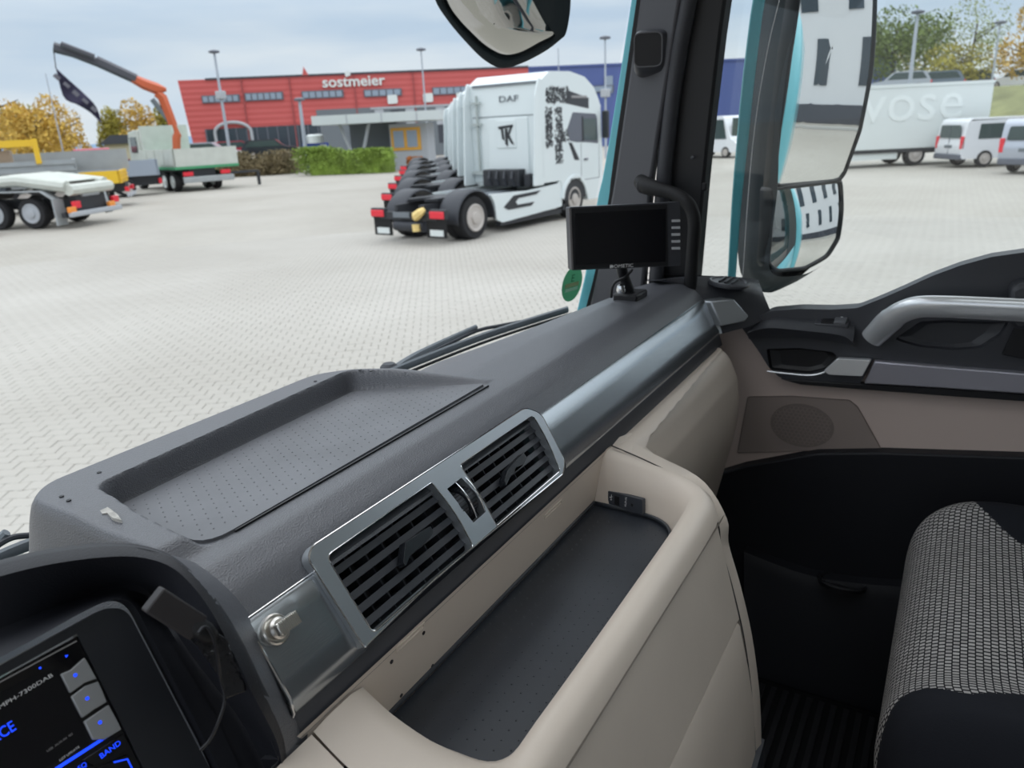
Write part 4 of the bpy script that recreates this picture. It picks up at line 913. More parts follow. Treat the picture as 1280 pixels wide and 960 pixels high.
# grab handle
hp = [at(px, py, X=X_) for px, py, X_ in ((1090, 423, 1.612), (1098, 415, 1.600), (1110, 403, 1.580), (1126, 391, 1.562), (1148, 384, 1.552), (1180, 383.5, 1.548), (1220, 385, 1.548), (1262, 387, 1.548), (1300, 389, 1.550), (1330, 390, 1.552))]
H = catmull(hp, 50); rr_ = [.0165+.0015*min(1, i/10) for i in range(50)]
rr_ = [r*(1.32 if i < 14 else 1.22) for i, r in enumerate(rr_)]
gh = build('grab_handle', MB().tube(H, rr_, 20, flat=.62, up=(1, 0, 0)), M_SATCHROME, door, label='satin chrome curved grab handle')
gl = [p+V((-.0105, 0, .001)) for p in H[6:44]]
build('handle_groove', MB().tube([p+V((-.0002, 0, .0035)) for p in gl], .0011, 6), M_SOFT, gh)
build('handle_socket', MB().poly(yz([(1262, 362), (1275, 355), (1440, 350), (1440, 420), (1268, 412), (1262, 404)], 1.56), 0, .07, Matrix(((0, 0, 1, 1.56), (1, 0, 0, 0), (0, 1, 0, 0), (0, 0, 0, 1)))), M_SOFT, door, bevel=.008)
# pocket panel far right
build('pocket_lid', MB().poly(rnd(yz([(1252, 443), (1283, 378), (1440, 380), (1440, 470), (1290, 451)], 1.612), .002), -.002, .004, Matrix(((0, 0, 1, 1.612), (1, 0, 0, 0), (0, 1, 0, 0), (0, 0, 0, 1)))), M_BLACK, door, bevel=.0015)
# inner door release
pv = [at(px, py, X=1.605) for px, py in ((959, 464), (985, 467), (1012, 469), (1028, 466), (1036, 461))]
rel = build('release_rail', MB().tube(catmull(pv, 20), .0022, 8), M_SATCHROME, door)
lw = MB().poly(rnd(yz([(1030, 463), (1047, 448), (1089, 450), (1078, 470), (1036, 468)], 1.603), .003), -.003, .012, Matrix(((0, 0, 1, 1.603), (1, 0, 0, 0), (0, 1, 0, 0), (0, 0, 0, 1))))
build('release_lever', lw, M_SATCHROME, door, bevel=.003, label='satin chrome door release lever')
# long satin trim strip
MT_ = Matrix(((0, 0, 1, 1.610), (1, 0, 0, 0), (0, 1, 0, 0), (0, 0, 0, 1)))
build('door_trim_strip', MB().poly(yz([(1093, 451), (1190, 459), (1280, 466), (1900, 524), (1900, 577), (1280, 492), (1180, 485), (1080, 479)], 1.61), -.004, .018, MT_), mat('satin_mauve_silver', (.42, .41, .46), .32, metal=.5, bump=.04, bscale=60, stretch=(1, 1, 12)), door, bevel=.003)
build('trim_shadow_strip', MB().poly(yz([(975, 474), (1075, 480), (1180, 486), (1280, 493), (1900, 578), (1900, 595), (1280, 502), (1180, 495), (1075, 487), (1000, 481)], 1.615), 0, .02, Matrix(((0, 0, 1, 1.615), (1, 0, 0, 0), (0, 1, 0, 0), (0, 0, 0, 1)))), M_BLACK, door, bevel=.002)
# speaker field and grille
MB5 = Matrix(((0, 0, 1, 1.638), (1, 0, 0, 0), (0, 1, 0, 0), (0, 0, 0, 1)))
fld = yz([(935, 496), (990, 495), (1062, 500), (1072, 508), (1102, 562), (1000, 563), (922, 566)], 1.638)
fo = rnd(fld, .004); build('speaker_field', MB().poly(fo, -.0015, .004, MB5), mat('taupe_field', (.30, .245, .22), .5, bump=.05, bscale=600, bdist=.0003), door, bevel=.0012)
fcx = [V((1.6362, p[0], p[1])) for p in fo]; build('field_seam', MB().tube(fcx+[fcx[0]], .0010, 6, cap=False), mat('taupe_dark_seam', (.20, .16, .145), .7), door)
gc = at(1002, 532, X=1.636); gr = build('speaker_grille', MB().poly([(gc.y+.066*math.cos(a), gc.z+.050*math.sin(a)) for a in np.linspace(0, 2*math.pi, 40, endpoint=False)], -.0008, .002, Matrix(((0, 0, 1, 1.636), (1, 0, 0, 0), (0, 1, 0, 0), (0, 0, 0, 1)))), M_TAUPED, door)
hx = MB()
for i in range(-8, 9):
    for j in range(-7, 8):
        a, b = i*.0092+(j % 2)*.0046, j*.0079
        if (a/.060)**2+(b/.045)**2 > 1: continue
        hx.add([V((1.6345, gc.y+a+.0048*math.cos(k), gc.z+b+.0048*math.sin(k))) for k in np.linspace(.52, .52+5.236, 6)]+[V((1.6345, gc.y+a+.0040*math.cos(k), gc.z+b+.0040*math.sin(k))) for k in np.linspace(.52, .52+5.236, 6)], [(k, (k+1) % 6, 6+(k+1) % 6, 6+k) for k in range(6)])
build('grille_hexagons', hx, bpy.data.materials['taupe_field'], gr, kind='stuff', smooth=0)
# dark lower door with pocket
lo_ = yz([(740, 640), (930, 583), (1020, 567), (1100, 566), (1280, 572), (1900, 634), (1900, 1500), (740, 1500)], 1.61)
build('lower_panel', MB().poly(lo_, 0, .05, Matrix(((0, 0, 1, 1.61), (1, 0, 0, 0), (0, 1, 0, 0), (0, 0, 0, 1)))), M_DOORLOW, door, bevel=.004)
pk = [[at(px, py, X=1.58) for px, py in ((930, 690), (1000, 716), (1060, 728), (1160, 735), (1300, 738))], [at(px, py, X=1.565) for px, py in ((930, 706), (1000, 732), (1060, 745), (1160, 755), (1300, 758))], [at(px, py, X=1.57) for px, py in ((930, 930), (1000, 930), (1060, 930), (1160, 930), (1300, 930))]]
build('door_pocket', MB().loft([catmull([p+V((.04, 0, 0)) for p in pk[0]], 16)]+[catmull(l, 16) for l in pk]), M_DOORLOW, door, fix=False, smooth=50)
pq_ = at(1053, 727, X=1.575); build('bottle_hollow', MB().lathe([(.048, -.01), (.050, .0), (.046, .003), (.040, -.012)], Matrix.Translation(pq_) @ Matrix.Rotation(math.radians(12), 4, 'Y'), 28), M_BLACK, door)
# rubber sill line
build('window_seal', MB().tube(catmull([at(px, py, X=1.665) for px, py in ((955, 389), (1000, 385.5), (1070, 384), (1100, 373), (1130, 360.5), (1165, 344), (1200, 331), (1240, 320), (1290, 313), (1400, 310))], 40), .004, 8), M_BLACKRUB, door)
# floor mat and footwell step
fm = thing('floor_mat', 'black ribbed rubber mat on the dark passenger footwell floor', 'floor mat', (1.2, .1, 1.222))
build('mat_sheet', MB().box((.98, -.35, 1.222), (1.55, .55, 1.232)), M_FLOOR, fm, bevel=.004)
rbm = MB()
for i in range(32): rbm.box((1.0, -.33+i*.026, 1.231), (1.53, -.318+i*.026, 1.238))
build('mat_ribs', rbm, mat('mat_rib_rubber', (.012, .012, .014), .5), fm, smooth=0, kind='stuff')

# ================================================================== PASSENGER SEAT
ZS = 1.83
seat = thing('passenger_seat', 'passenger seat with grey and black checked cushion and black side bolsters', 'seat', (1.15, -.3, 1.222))
# cushion cross-section front to back: (y, z) ; width along x
def seatpt(x, v):
    # v: 0 bottom front .. 1 back ; crown across x
    prof = [(-.004, 1.60), (.012, 1.66), (.016, 1.72), (.006, 1.775), (-.022, 1.812), (-.066, 1.832), (-.14, 1.838), (-.28, 1.830), (-.50, 1.815), (-.62, 1.81)]
    m = len(prof)-1; t = min(v, .9999)*m; k = int(t); f = t-k
    p0, p1, p2, p3 = prof[max(k-1, 0)], prof[k], prof[k+1], prof[min(k+2, m)]
    c = [0.5*(2*p1[i]+(p2[i]-p0[i])*f+(2*p0[i]-5*p1[i]+4*p2[i]-p3[i])*f*f+(3*p1[i]-p0[i]-3*p2[i]+p3[i])*f**3) for i in (0, 1)]
    u = (x-1.135)/.325
    au = min(abs(u), 1)
    crown = -.006*(1-au**2)+.018*math.exp(-((au-.80)/.16)**2)
    edge = max(0, (au-.86)/.14)
    dz = crown-.085*edge**2.2
    dy = -.055*max(0, (au-.72)/.28)**2*(1 if c[0] > -.2 else .3)
    topness = min(1, max(0, (c[1]-1.62)/.12))
    return V((x, c[0]+dy, c[1]+dz*topness))
NU, NVV = 300, 300
pts = [[seatpt(.81+.65*i/(NU-1), j/(NVV-1)) for i in range(NU)] for j in range(NVV)]
def px_of(p):
    q = p-CAM; z = q.dot(F_); return 640+FPX*q.dot(R_)/z, 480-FPX*q.dot(U_)/z
def xb_near(v):   # boundary of the near bolster (x) as a function of the run over the cushion
    return .885+.0*v
# polylength coordinate
cl = [0]; cx_ = NU//2
for j in range(1, NVV): cl.append(cl[-1]+(pts[j][cx_]-pts[j-1][cx_]).length)
def region(p, s):
    # checked panel: between two wavy seams; bolsters curl over near and far edges
    near_ = .873+.018*math.exp(-((s-.215)/.05)**2)+max(0, s-.27)*.55 if s > .12 else .873-.0*(s)
    near_ = min(near_, .965)
    far_ = 1.42-max(0, s-.26)*1.35; far_ = max(far_, 1.31)
    return near_ < p.x < far_ and s > .015
mats = {}
for j in range(NVV-1):
    for i in range(NU-1):
        c = (pts[j][i]+pts[j+1][i+1])/2
        mats.setdefault('seat_cushion_panel' if region(c, (cl[j]+cl[j+1])/2) else ('bolster' if c.x < 1.2 else 'bolster2'), []).append((j, i))
for nm, quads in mats.items():
    if not quads: continue
    idx = {}; vs = []; fs = []; uvs = []
    for j, i in quads:
        f = []
        for a, b in ((j, i), (j, i+1), (j+1, i+1), (j+1, i)):
            if (a, b) not in idx: idx[(a, b)] = len(vs); vs.append(pts[a][b])
            f.append(idx[(a, b)])
            if nm == 'seat_cushion_panel': uvs.append((pts[a][b].x/.0082, cl[a]/.0043))
        fs.append(tuple(f))
    m_ = MB().add(vs, fs)
    ob_ = build('cushion_panel' if nm == 'seat_cushion_panel' else 'side_bolster', m_, M_CHECK if nm == 'seat_cushion_panel' else M_SEATB, seat, fix=False, smooth=80, label='checked fabric cushion centre' if nm == 'seat_cushion_panel' else None)
    if uvs:
        uvl = ob_.data.uv_layers.new(name='UVMap')
        for k, (a, b) in enumerate(uvs): uvl.data[k].uv = (b*1.0, a*1.0) if False else (a, b)
# skirt at the near side and base
build('seat_skirt', MB().loft([[pts[j][0] for j in range(NVV)], [pts[j][0]+V((.01, -.01, -.06)) for j in range(NVV)], [V((.86, pts[j][0].y*.9-.02, 1.60)) for j in range(NVV)]]), M_SEATB, seat, fix=False, smooth=60)
build('seat_base', MB().box((.90, -.60, 1.24), (1.40, -.04, 1.66)), M_BLACK, seat, bevel=.02)
build('seat_backrest', MB().box((.86, -.86, 1.78), (1.44, -.66, 2.50)), M_SEATB, seat, bevel=.06, seg=4)
build('seat_lever', MB().tube(catmull([V((.86, .03, 1.62)), V((.83, .05, 1.60)), V((.82, .03, 1.56))], 10), .008, 8), M_SOFT, seat)

# ================================================================== WIPERS
def wiper(A, B, name, label, armroot):
    t = thing(name, label, 'wiper', armroot)
    n_ = 16; mbb = MB(); a = catmull([A, A.lerp(B, .5)+V((0, .004, .006)), B], n_)
    build('blade_rubber', MB().tube([p+V((0, -.010, -.008)) for p in a], .0035, 6), M_BLACKRUB, t)
    wg_ = mat('wiper_arm_grey', (.16, .18, .20), .4) if 'wiper_arm_grey' not in bpy.data.materials else bpy.data.materials['wiper_arm_grey']
    build('blade_frame', MB().tube([p+V((0, 0, .002)) for p in a], .0055, 8, flat=1.6), wg_, t)
    sub_ = catmull([A.lerp(B, .12)+V((0, .006, .004)), A.lerp(B, .35)+V((0, .010, .016)), A.lerp(B, .5)+V((0, .012, .022)), A.lerp(B, .62)+V((0, .010, .016)), A.lerp(B, .82)+V((0, .006, .004))], 24)
    build('bracket', MB().tube(sub_, .0042, 8), M_FENDER, t)
    build('arm', MB().tube(catmull([armroot, armroot.lerp(A.lerp(B, .5), .35)+V((0, .012, .014)), A.lerp(B, .5)+V((0, .016, .030))], 16), [.010-.0003*i for i in range(16)], 8), mat('wiper_arm_grey', (.16, .18, .20), .4) if 'wiper_arm_grey' not in bpy.data.materials else bpy.data.materials['wiper_arm_grey'], t)
    build('arm_pivot', MB().lathe([(.018, -.01), (.018, .014), (.012, .02)], Matrix.Translation(armroot), 14), M_FENDER, t)
    return t
def onglass(px, py, off=.018):
    best = None
    for X_ in np.linspace(.05, 1.75, 900):
        p = at(px, py, X=X_)
        if p.y >= wsY(p.x, p.z)+off: return p
    return at(px, py, Y=.95)
wA, wB = onglass(470, 474, .022), onglass(709, 388, .018)
wiper(wA, wB, 'windscreen_wiper', 'black windscreen wiper lying along the glass behind the right end of the dashboard', onglass(487, 466, .05))
wA, wB = onglass(-90, 742, .022), onglass(120, 655, .018)
wiper(wA, wB, 'windscreen_wiper', 'black windscreen wiper seen at the left edge beside the driver binnacle', onglass(-20, 712, .05))

# ================================================================== FRONT (KERB) MIRROR
fmY = 1.02
fmt = thing('front_mirror', 'rounded dark kerb mirror hanging at the top outside the windscreen', 'mirror', at(630, 40, Y=fmY))
fp = Pl(at(628, 30, Y=fmY), (1, 0, 0), (0, -.10, 1)); 
gu = R_; fpn = (-F_*.80+V((0, 0, -.55))).normalized()
u_ = V((1, -.55, 0)); fpn = V((-.58, -.12, -.80)).normalized(); u_ = V((0, 0, 1)).cross(fpn); fp = Pl(at(628, 20, Y=fmY), u_, V((0, 0, 1))-fpn*fpn.z)
sf = 1 if fp.w.dot(CAM-fp.p0) > 0 else -1
oo = [fp.st(px, py) for px, py in ((536, -40), (544, 0), (560, 26), (580, 50), (604, 74), (626, 85), (650, 80), (680, 65), (700, 50), (708, 40), (712, 10), (708, -40), (640, -160), (560, -120))]
def cl2(pts, n):
    P3 = [V((*p, 0)) for p in pts]; P3 = P3[-2:]+P3+P3[:2]; m = len(pts); out = []
    for i in range(n):
        t = i/n*m; k = int(t); f = t-k; p0, p1, p2, p3 = P3[k+1], P3[k+2], P3[k+3] if k+3 < len(P3) else P3[3], P3[k+4] if k+4 < len(P3) else P3[4]
        q = 0.5*((2*p1)+(p2-p0)*f+(2*p0-5*p1+4*p2-p3)*f*f+(3*p1-p0-3*p2+p3)*f**3); out.append((q.x, q.y))
    return out
oc_ = cl2(oo, 60); cxm = sum(p[0] for p in oc_)/60; cym = sum(p[1] for p in oc_)/60
def scl(pts, s_, dx=0, dy=0): return [(cxm+dx+(x-cxm)*s_, cym+dy+(y-cym)*s_) for x, y in pts]
gl_ = [fp.st(px, py) for px, py in ((541, -40), (553, 0), (566, 22), (584, 42), (606, 62), (628, 73), (650, 71), (676, 58), (694, 46), (688, 34), (672, 8), (650, -30), (610, -110), (560, -100))]
gc_ = cl2(gl_, 60)
L = [[fp.pt(x, y, w_*sf) for x, y in pp]+[fp.pt(pp[0][0], pp[0][1], w_*sf)] for pp, w_ in ((gc_, -.012), (gc_, .003), (scl(gc_, 1.03), .005), (oc_, 0), (scl(oc_, 1.0), -.02), (scl(oc_, .9), -.055), (scl(oc_, .6), -.085), (scl(oc_, .05), -.095))]
build('mirror_housing', MB().loft(L), M_HOUSE, fmt, fix=False, smooth=60)
gcx = sum(p[0] for p in gc_)/60; gcy = sum(p[1] for p in gc_)/60
Rg = max(math.hypot(x-gcx, y-gcy) for x, y in gc_)
rows = []
for s_ in (1, .85, .7, .55, .4, .25, .1, .01):
    rows.append([fp.pt(gcx+(x-gcx)*s_, gcy+(y-gcy)*s_, (-.004+.042*(1-s_**2))*sf) for x, y in gc_+[gc_[0]]])
build('mirror_glass', MB().loft(rows), mat('tinted_mirror_glass', (.50, .50, .49), .03, metal=1), fmt, fix=False, smooth=180)
build('mirror_arm', MB().tube(catmull([fp.pt(cxm, cym, -.08*sf), V((1.6, .95, 3.0)), V((1.5, .85, 3.1))], 10), .018, 10), M_HOUSE, fmt)

# ================================================================== SIDE MIRROR
sA, sB = V((1.85, .375, 0)), V((2.045, .242, 0))
mz = at(978, 232, X=1.85)
sp2 = Pl(at(978, 232, X=1.86), V((1.0, -.78, 0)), (0, 0, 1)); ss = 1 if sp2.w.dot(CAM-sp2.p0) > 0 else -1
smr = thing('side_mirror', 'tall dark passenger side mirror with two stacked glasses outside the door window', 'mirror', sp2.at(985, 345))
g1 = rnd([sp2.st(px, py) for px, py in ((1015, -130), (1100, -130), (1096, 0), (1090, 90), (1080, 160), (1063, 220), (1055, 224), (978, 231), (981, 160), (992, 70), (1003, 0))], [.01, .01, 0, 0, 0, .01, .01, .008, 0, 0, 0], 4)
g2 = rnd([sp2.st(px, py) for px, py in ((976, 239), (1062, 229), (1057, 265), (1050, 298), (1036, 318), (1008, 333), (975, 337), (966, 328), (970, 290))], [.008, .008, 0, 0, .01, .01, .012, .012, 0], 4)
allh = rnd([sp2.st(px, py) for px, py in ((1010, -170), (1106, -170), (1098, 0), (1092, 95), (1082, 165), (1066, 228), (1060, 270), (1053, 302), (1038, 323), (1008, 340), (972, 343), (961, 330), (965, 290), (972, 235), (975, 160), (986, 70), (999, 0))], .006, 3)
build('mirror_backplate', MB().poly([(x*.80+.20*sum(q[0] for q in allh)/len(allh), y*.93+.07*sum(q[1] for q in allh)/len(allh)) for x, y in allh], -.050*ss, -.045*ss, sp2.M), M_BLACK, smr)
def mglass(name, loop, bulge, tilt=(0, 0)):
    cx, cy = sum(p[0] for p in loop)/len(loop), sum(p[1] for p in loop)/len(loop); Rm = max(math.hypot(x-cx, y-cy) for x, y in loop)
    rows = []
    for s_ in (1.02, .9, .8, .7, .6, .5, .4, .3, .2, .1, .01):
        r = []
        for x, y in loop+[loop[0]]:
            a, b = (x-cx)*s_, (y-cy)*s_
            r.append(sp2.pt(cx+a, cy+b, (-.003+tilt[0]*a+tilt[1]*b-bulge*(a*a+b*b))*ss))
        rows.append(r)
    ds = lambda a, b: (-.003+tilt[0]*a+tilt[1]*b-bulge*(a*a+b*b))*ss
    rim = []
    for ex, dw in ((0, .0005), (.002, .004), (.006, .005), (.010, .002), (.011, -.035)):
        r = []
        for x, y in loop+[loop[0]]:
            a, b = x-cx, y-cy; l_ = math.hypot(a, b); r.append(sp2.pt(cx+a*(1+ex/l_), cy+b*(1+ex/l_), ds(a, b)+dw*ss))
        rim.append(r)
    build('glass_rim', MB().loft(rim), M_BLACK, smr, fix=False, smooth=60)
    return build(name, MB().loft(rows), M_MIRROR, smr, fix=False, smooth=180)
def dens(l, n=80): return [(p.x, p.y) for p in lin([V((*p, 0)) for p in l+[l[0]]], n)][:-1]
mglass('main_glass', dens(g1), 0.25, (0.0, 0.0))
mglass('wide_angle_glass', dens(g2), 1.1, (0.0, -.10))
# housing shell behind (towards the front) seen as the dark side face
LB = [(1000, -170, 1.0), (999, 0, 1), (986, 70, 1), (975, 160, 1), (972, 235, 1), (965, 290, 1), (961, 330, 1), (972, 345, 1), (1008, 342, 1), (1040, 324, 1)]
edge0 = [sp2.at(px, py) for px, py, _ in LB]
lb_px = [(962, -170), (952, 0), (945, 70), (938, 130), (931, 200), (926, 260), (922, 310), (930, 350), (962, 366), (1000, 346)]
edge1 = [at(px, py, X=2.02 if i < 8 else 1.98) for i, (px, py) in enumerate(lb_px)]
edgeM = [a.lerp(b, .5)+V((-.014 if i < 8 else 0, 0, -.004)) for i, (a, b) in enumerate(zip(edge0, edge1))]
build('mirror_housing', MB().loft([catmull(edge0, 40), catmull(edgeM, 40), catmull(edge1, 40), catmull([p+V((.08, -.03, .03)) for p in edge1], 40), catmull([p+sp2.u*(.10 if i < 5 else .04 if i < 8 else 0)-sp2.w*ss*.05+V((0, 0, .01)) for i, p in enumerate(edge0)], 40)]), M_HOUSE, smr, fix=False, smooth=70)
build('mirror_bracket', MB().tube(catmull([V((1.98, .45, 2.85)), V((1.85, .52, 2.90)), V((1.76, .60, 2.92))], 10), .02, 10), M_HOUSE, smr)
# teal air deflector outside the cab corner
tdl = [(962, -130), (940, 0), (932, 60), (925, 120), (919, 190), (914, 250), (909, 345), (905, 420)]
tdr = [(978, -130), (955, 0), (947, 60), (940, 120), (933, 190), (926, 250), (919, 345), (914, 420)]
td = thing('air_deflector', 'narrow vertical teal corner deflector outside between pillar and side mirror', 'deflector', at(910, 400, X=1.84))
band('deflector_blade', tdl, tdr, 1.84, M_TEAL, td, .012, bevel=.004)
# thin bright edge line of the sliding glass
build('glass_edge_line', MB().tube(catmull([at(px, py, X=1.703) for px, py in ((990, -80), (974, 0), (962, 50), (949, 120), (940, 190), (934, 260), (928, 350))], 30), .0010, 6), M_SATCHROME, door, label='thin bright edge of the door glass')
# ================================================================== EXTERIOR
def leaves(name, mb_pts, size, mat_, parent=None, **k):
    vs = []; fs = []
    for i, (p, s_) in enumerate(mb_pts):
        n_ = V((random.gauss(0, 1), random.gauss(0, 1), random.gauss(0, 1))).normalized(); a = n_.orthogonal().normalized()*s_; b = n_.cross(a)
        o_ = len(vs); vs += [p+a, p+b*.6, p-a, p-b*.6]; fs.append((o_, o_+1, o_+2, o_+3))
    m_ = MB(); m_.v = vs; m_.f = fs; return build(name, m_, mat_, parent, smooth=0, fix=False, **k)
def blob_pts(c, r, n, clumps=14, sz=.25):
    cs = []
    for _ in range(clumps):
        while True:
            d = V([random.uniform(-1, 1) for _ in range(3)])
            if d.length < 1: break
        cs.append((V((c[0]+d.x*r[0]*.75, c[1]+d.y*r[1]*.75, c[2]+d.z*r[2]*.75)), random.uniform(.32, .5)))
    out = []
    for _ in range(n):
        cc_, q = random.choice(cs)
        d = V([random.gauss(0, 1) for _ in range(3)]).normalized()*random.uniform(.5, 1)**.5
        out.append((V((cc_.x+d.x*r[0]*q, cc_.y+d.y*r[1]*q, cc_.z+d.z*r[2]*q)), sz*random.uniform(.6, 1.3)))
    return out
def tree(base, h, wdt, m, label, group, n=1500, sz=.28, trunk=.25, clumps=16, dens=1):
    t = thing('autumn_tree', label, 'tree', base, group=group)
    b = V(base); c = b+V((0, 0, h*(.5+trunk/2)))
    build('trunk', MB().tube(catmull([b, b+V((.1, .1, h*.3)), b+V((0, 0, h*.75))], 8), [.03*h*(1-.1*i)*.7 for i in range(8)], 8), M_BARK, t)
    br = MB()
    for i in range(7):
        a = i*.9+random.random(); z = h*(.3+.06*i); br.tube([b+V((0, 0, z)), b+V((math.cos(a)*wdt*.3, math.sin(a)*wdt*.3, z+h*.10))], [.012*h, .004*h], 5)
    build('branches', br, M_BARK, t)
    leaves('crown', blob_pts(c, (wdt/2, wdt/2, h*(1-trunk)/2), n, clumps, sz), sz, m, t, kind='stuff')
    return t
def wheel(parent, M, r=.5, w_=.28, name='wheel', rimm=None, simple=False):
    o_ = build(name, MB().lathe([(r*.60, -w_/2), (r*.95, -w_/2), (r, -w_*.32), (r, w_*.32), (r*.95, w_/2), (r*.60, w_/2)], M, 28), M_TYRE, parent)
    for sgn in ((1,) if simple else (1, -1)):
        build('rim', MB().lathe([(r*.62, 0), (r*.60, sgn*w_*.02), (r*.52, -sgn*w_*.12), (r*.25, -sgn*w_*.10), (r*.24, sgn*w_*.08), (r*.14, sgn*w_*.12), (.01, sgn*w_*.12)], M @ Matrix.Translation((0, 0, sgn*w_*.47)), 24), rimm or M_RIM, o_)
    return o_
WY = lambda x, y, z: Matrix.Translation((x, y, z)) @ Matrix.Rotation(math.pi/2, 4, 'X')
def loc_build(name, mb, mat_, parent, **k): return build(name, mb, mat_, parent, world=False, **k)
SIDE = lambda y: Matrix(((1, 0, 0, 0), (0, 0, 1, y), (0, 1, 0, 0), (0, 0, 0, 1)))     # (s,t,w) -> (s, y+w, t)
REAR = lambda x: Matrix(((0, 0, 1, x), (-1, 0, 0, 0), (0, 1, 0, 0), (0, 0, 0, 1)))    # (s,t,w) -> (x+w, -s, t): s grows to the right seen from behind
def lwheel(root, x, y, r, w_, rimm=None, simple=False):
    # wheel in local coordinates of root
    PM = WM[root.name]; M = WY(x, y, r)
    o_ = loc_build('wheel', MB().lathe([(r*.60, -w_/2), (r*.94, -w_/2), (r, -w_*.34), (r, w_*.34), (r*.94, w_/2), (r*.60, w_/2)], M, 28), M_TYRE, root)
    WM[o_.name] = WM[root.name]
    for sgn in (1, -1):
        loc_build('rim', MB().lathe([(r*.64, -sgn*.01), (r*.64, sgn*.02), (r*.58, sgn*.03), (r*.52, sgn*.006), (r*.30, sgn*.004), (r*.27, sgn*.05), (r*.13, sgn*.06), (.01, sgn*.06)], M @ Matrix.Translation((0, 0, sgn*w_*.5)), 24), rimm or M_RIM, o_)
    return o_
# ---------------- tractor units
TA = -math.radians(5.8)
def ltext(name, body, size, M, mat_, root, **k): return text(name, body, size, WM[root.name] @ M, mat_, root, **k)
def tractor(loc, label, group):
    t = thing('tractor_unit', label, 'lorry', loc, TA, group)
    W2 = 1.19; Y0 = 0.0; C0 = 1.17          # right side plane at y=0, centre at y=C0
    R_side, L_side = 0.0, 2*C0
    # chassis rails and deck
    m_ = MB(); m_.box((-1.05, C0-.42, .62), (5.2, C0-.34, .88)); m_.box((-1.05, C0+.34, .62), (5.2, C0+.42, .88)); m_.box((-1.1, C0-.9, .55), (-1.0, C0+.9, .72)); m_.box((1.2, C0-1.0, .60), (3.0, C0+1.0, .80))
    loc_build('chassis_frame', m_, M_CHASSIS, t, smooth=0)
    loc_build('deck_plate', MB().box((1.25, .25, .84), (2.95, 2*C0-.25, .87)), M_GREYCLAD, t, smooth=0)
    loc_build('fifth_wheel', MB().poly([(-.5, C0-.45), (.45, C0-.45), (.55, C0-.2), (.55, C0+.2), (.45, C0+.45), (-.5, C0+.45), (-.75, C0+.25), (-.15, C0+.06), (-.15, C0-.06), (-.75, C0-.25)], .92, .98), M_CHASSIS, t)
    for y0 in (.02, 2*C0-.62):
        pr = []
        for k in range(15):
            a = math.radians(-8+k*(196/14)); pr.append((.05-.70*math.cos(a)*1.0, .50+.64*math.sin(a)))
        pr2 = [(x, z-.05) if 2 < i < 12 else (x+(.05 if i <= 2 else -.05), z) for i, (x, z) in enumerate(pr)]
        L = [[V((x, y, z)) for x, z in pr] for y in (y0, y0+.05, y0+.3, y0+.55, y0+.60)]
        L[0] = [V((p.x, p.y, p.z-.04)) for p in L[0]]; L[-1] = [V((p.x, p.y, p.z-.04)) for p in L[-1]]
        loc_build('rear_mudguard', MB().loft(L), M_FENDER, t, fix=False, smooth=60, solid=.02)
        loc_build('mudflap', MB().box((-1.06, y0+.02, .16), (-1.03, y0+.60, .62)), M_BLACKRUB, t, smooth=0)
        loc_build('flap_panel', MB().box((-1.075, y0+.10, .20), (-1.06, y0+.50, .34)), M_BOXW, t, smooth=0)
        loc_build('tail_lamp_housing', MB().box((-1.12, y0-.02 if y0 < 1 else y0+.16, .58), (-1.0, y0+.44 if y0 < 1 else y0+.62, .80)), M_CHASSIS, t, bevel=.02)
        loc_build('tail_lamp', MB().box((-1.15, y0 if y0 < 1 else y0+.18, .60), (-1.11, y0+.42 if y0 < 1 else y0+.60, .76)), M_LAMPR, t, bevel=.015)
    for y in (.17, .50): pass
    lwheel(t, 0, .19, .50, .32); lwheel(t, 0, .50, .50, .26); lwheel(t, 0, 2*C0-.19, .50, .32); lwheel(t, 0, 2*C0-.50, .50, .26)
    lwheel(t, 4.45, .20, .50, .34); lwheel(t, 4.45, 2*C0-.20, .50, .34)
    loc_build('rear_cross_tube', MB().tube([V((-1.0, .7, .40)), V((-1.0, 2*C0-.7, .40))], .13, 12), M_FENDER, t)
    loc_build('number_plate', MB().box((-1.14, C0-.1, .60), (-1.12, C0+.42, .72)), M_GREYCLAD, t, smooth=0)
    # coiled hoses pale yellow
    loc_build('hose_coil', MB().tube([V((-1.10, .62, .80)), V((-1.20, .66, .74)), V((-1.22, .78, .66)), V((-1.16, .86, .60))], [.06, .10, .11, .07], 7), M_HOSE, t)
    loc_build('hose_coil', MB().tube([V((-1.16, .86, .46)), V((-1.18, .84, .30))], [.10, .09], 7), M_HOSE, t)
    # cab body : side profile extruded
    prof = [(2.90, 1.05), (2.90, 3.56), (3.02, 3.62), (3.30, 3.78), (4.3, 3.80), (5.05, 3.68), (5.55, 3.42), (5.85, 3.05), (5.93, 2.75), (5.98, 1.9), (6.02, 1.1), (6.0, .40), (5.15, .40), (5.10, .72), (4.95, .98), (4.70, 1.12), (4.20, 1.12), (3.95, .98), (3.80, .74), (3.74, 1.05)]
    n_ = 5; yy = [0.0+.02, .05, C0, 2*C0-.05, 2*C0-.02]
    cabm = MB(); cabm.poly(rnd(prof, .05, 3), .0, 2*C0, SIDE(0.0))
    cab = loc_build('cab_body', cabm, M_WHITE, t, bevel=.10, seg=4, smooth=40); WM[cab.name] = WM[t.name]
    loc_build('side_skirt', MB().poly(rnd([(.62, .98), (2.2, .92), (3.60, .98), (3.82, 1.15), (3.84, .80), (3.78, .36), (1.05, .26), (.82, .36), (.78, .75)], .05, 3), 0.02, .10, SIDE(0)), M_WHITE, t, bevel=.02)
    loc_build('skirt_lower_edge', MB().box((1.0, .05, .18), (3.8, .2, .30)), M_CHASSIS, t, smooth=0)
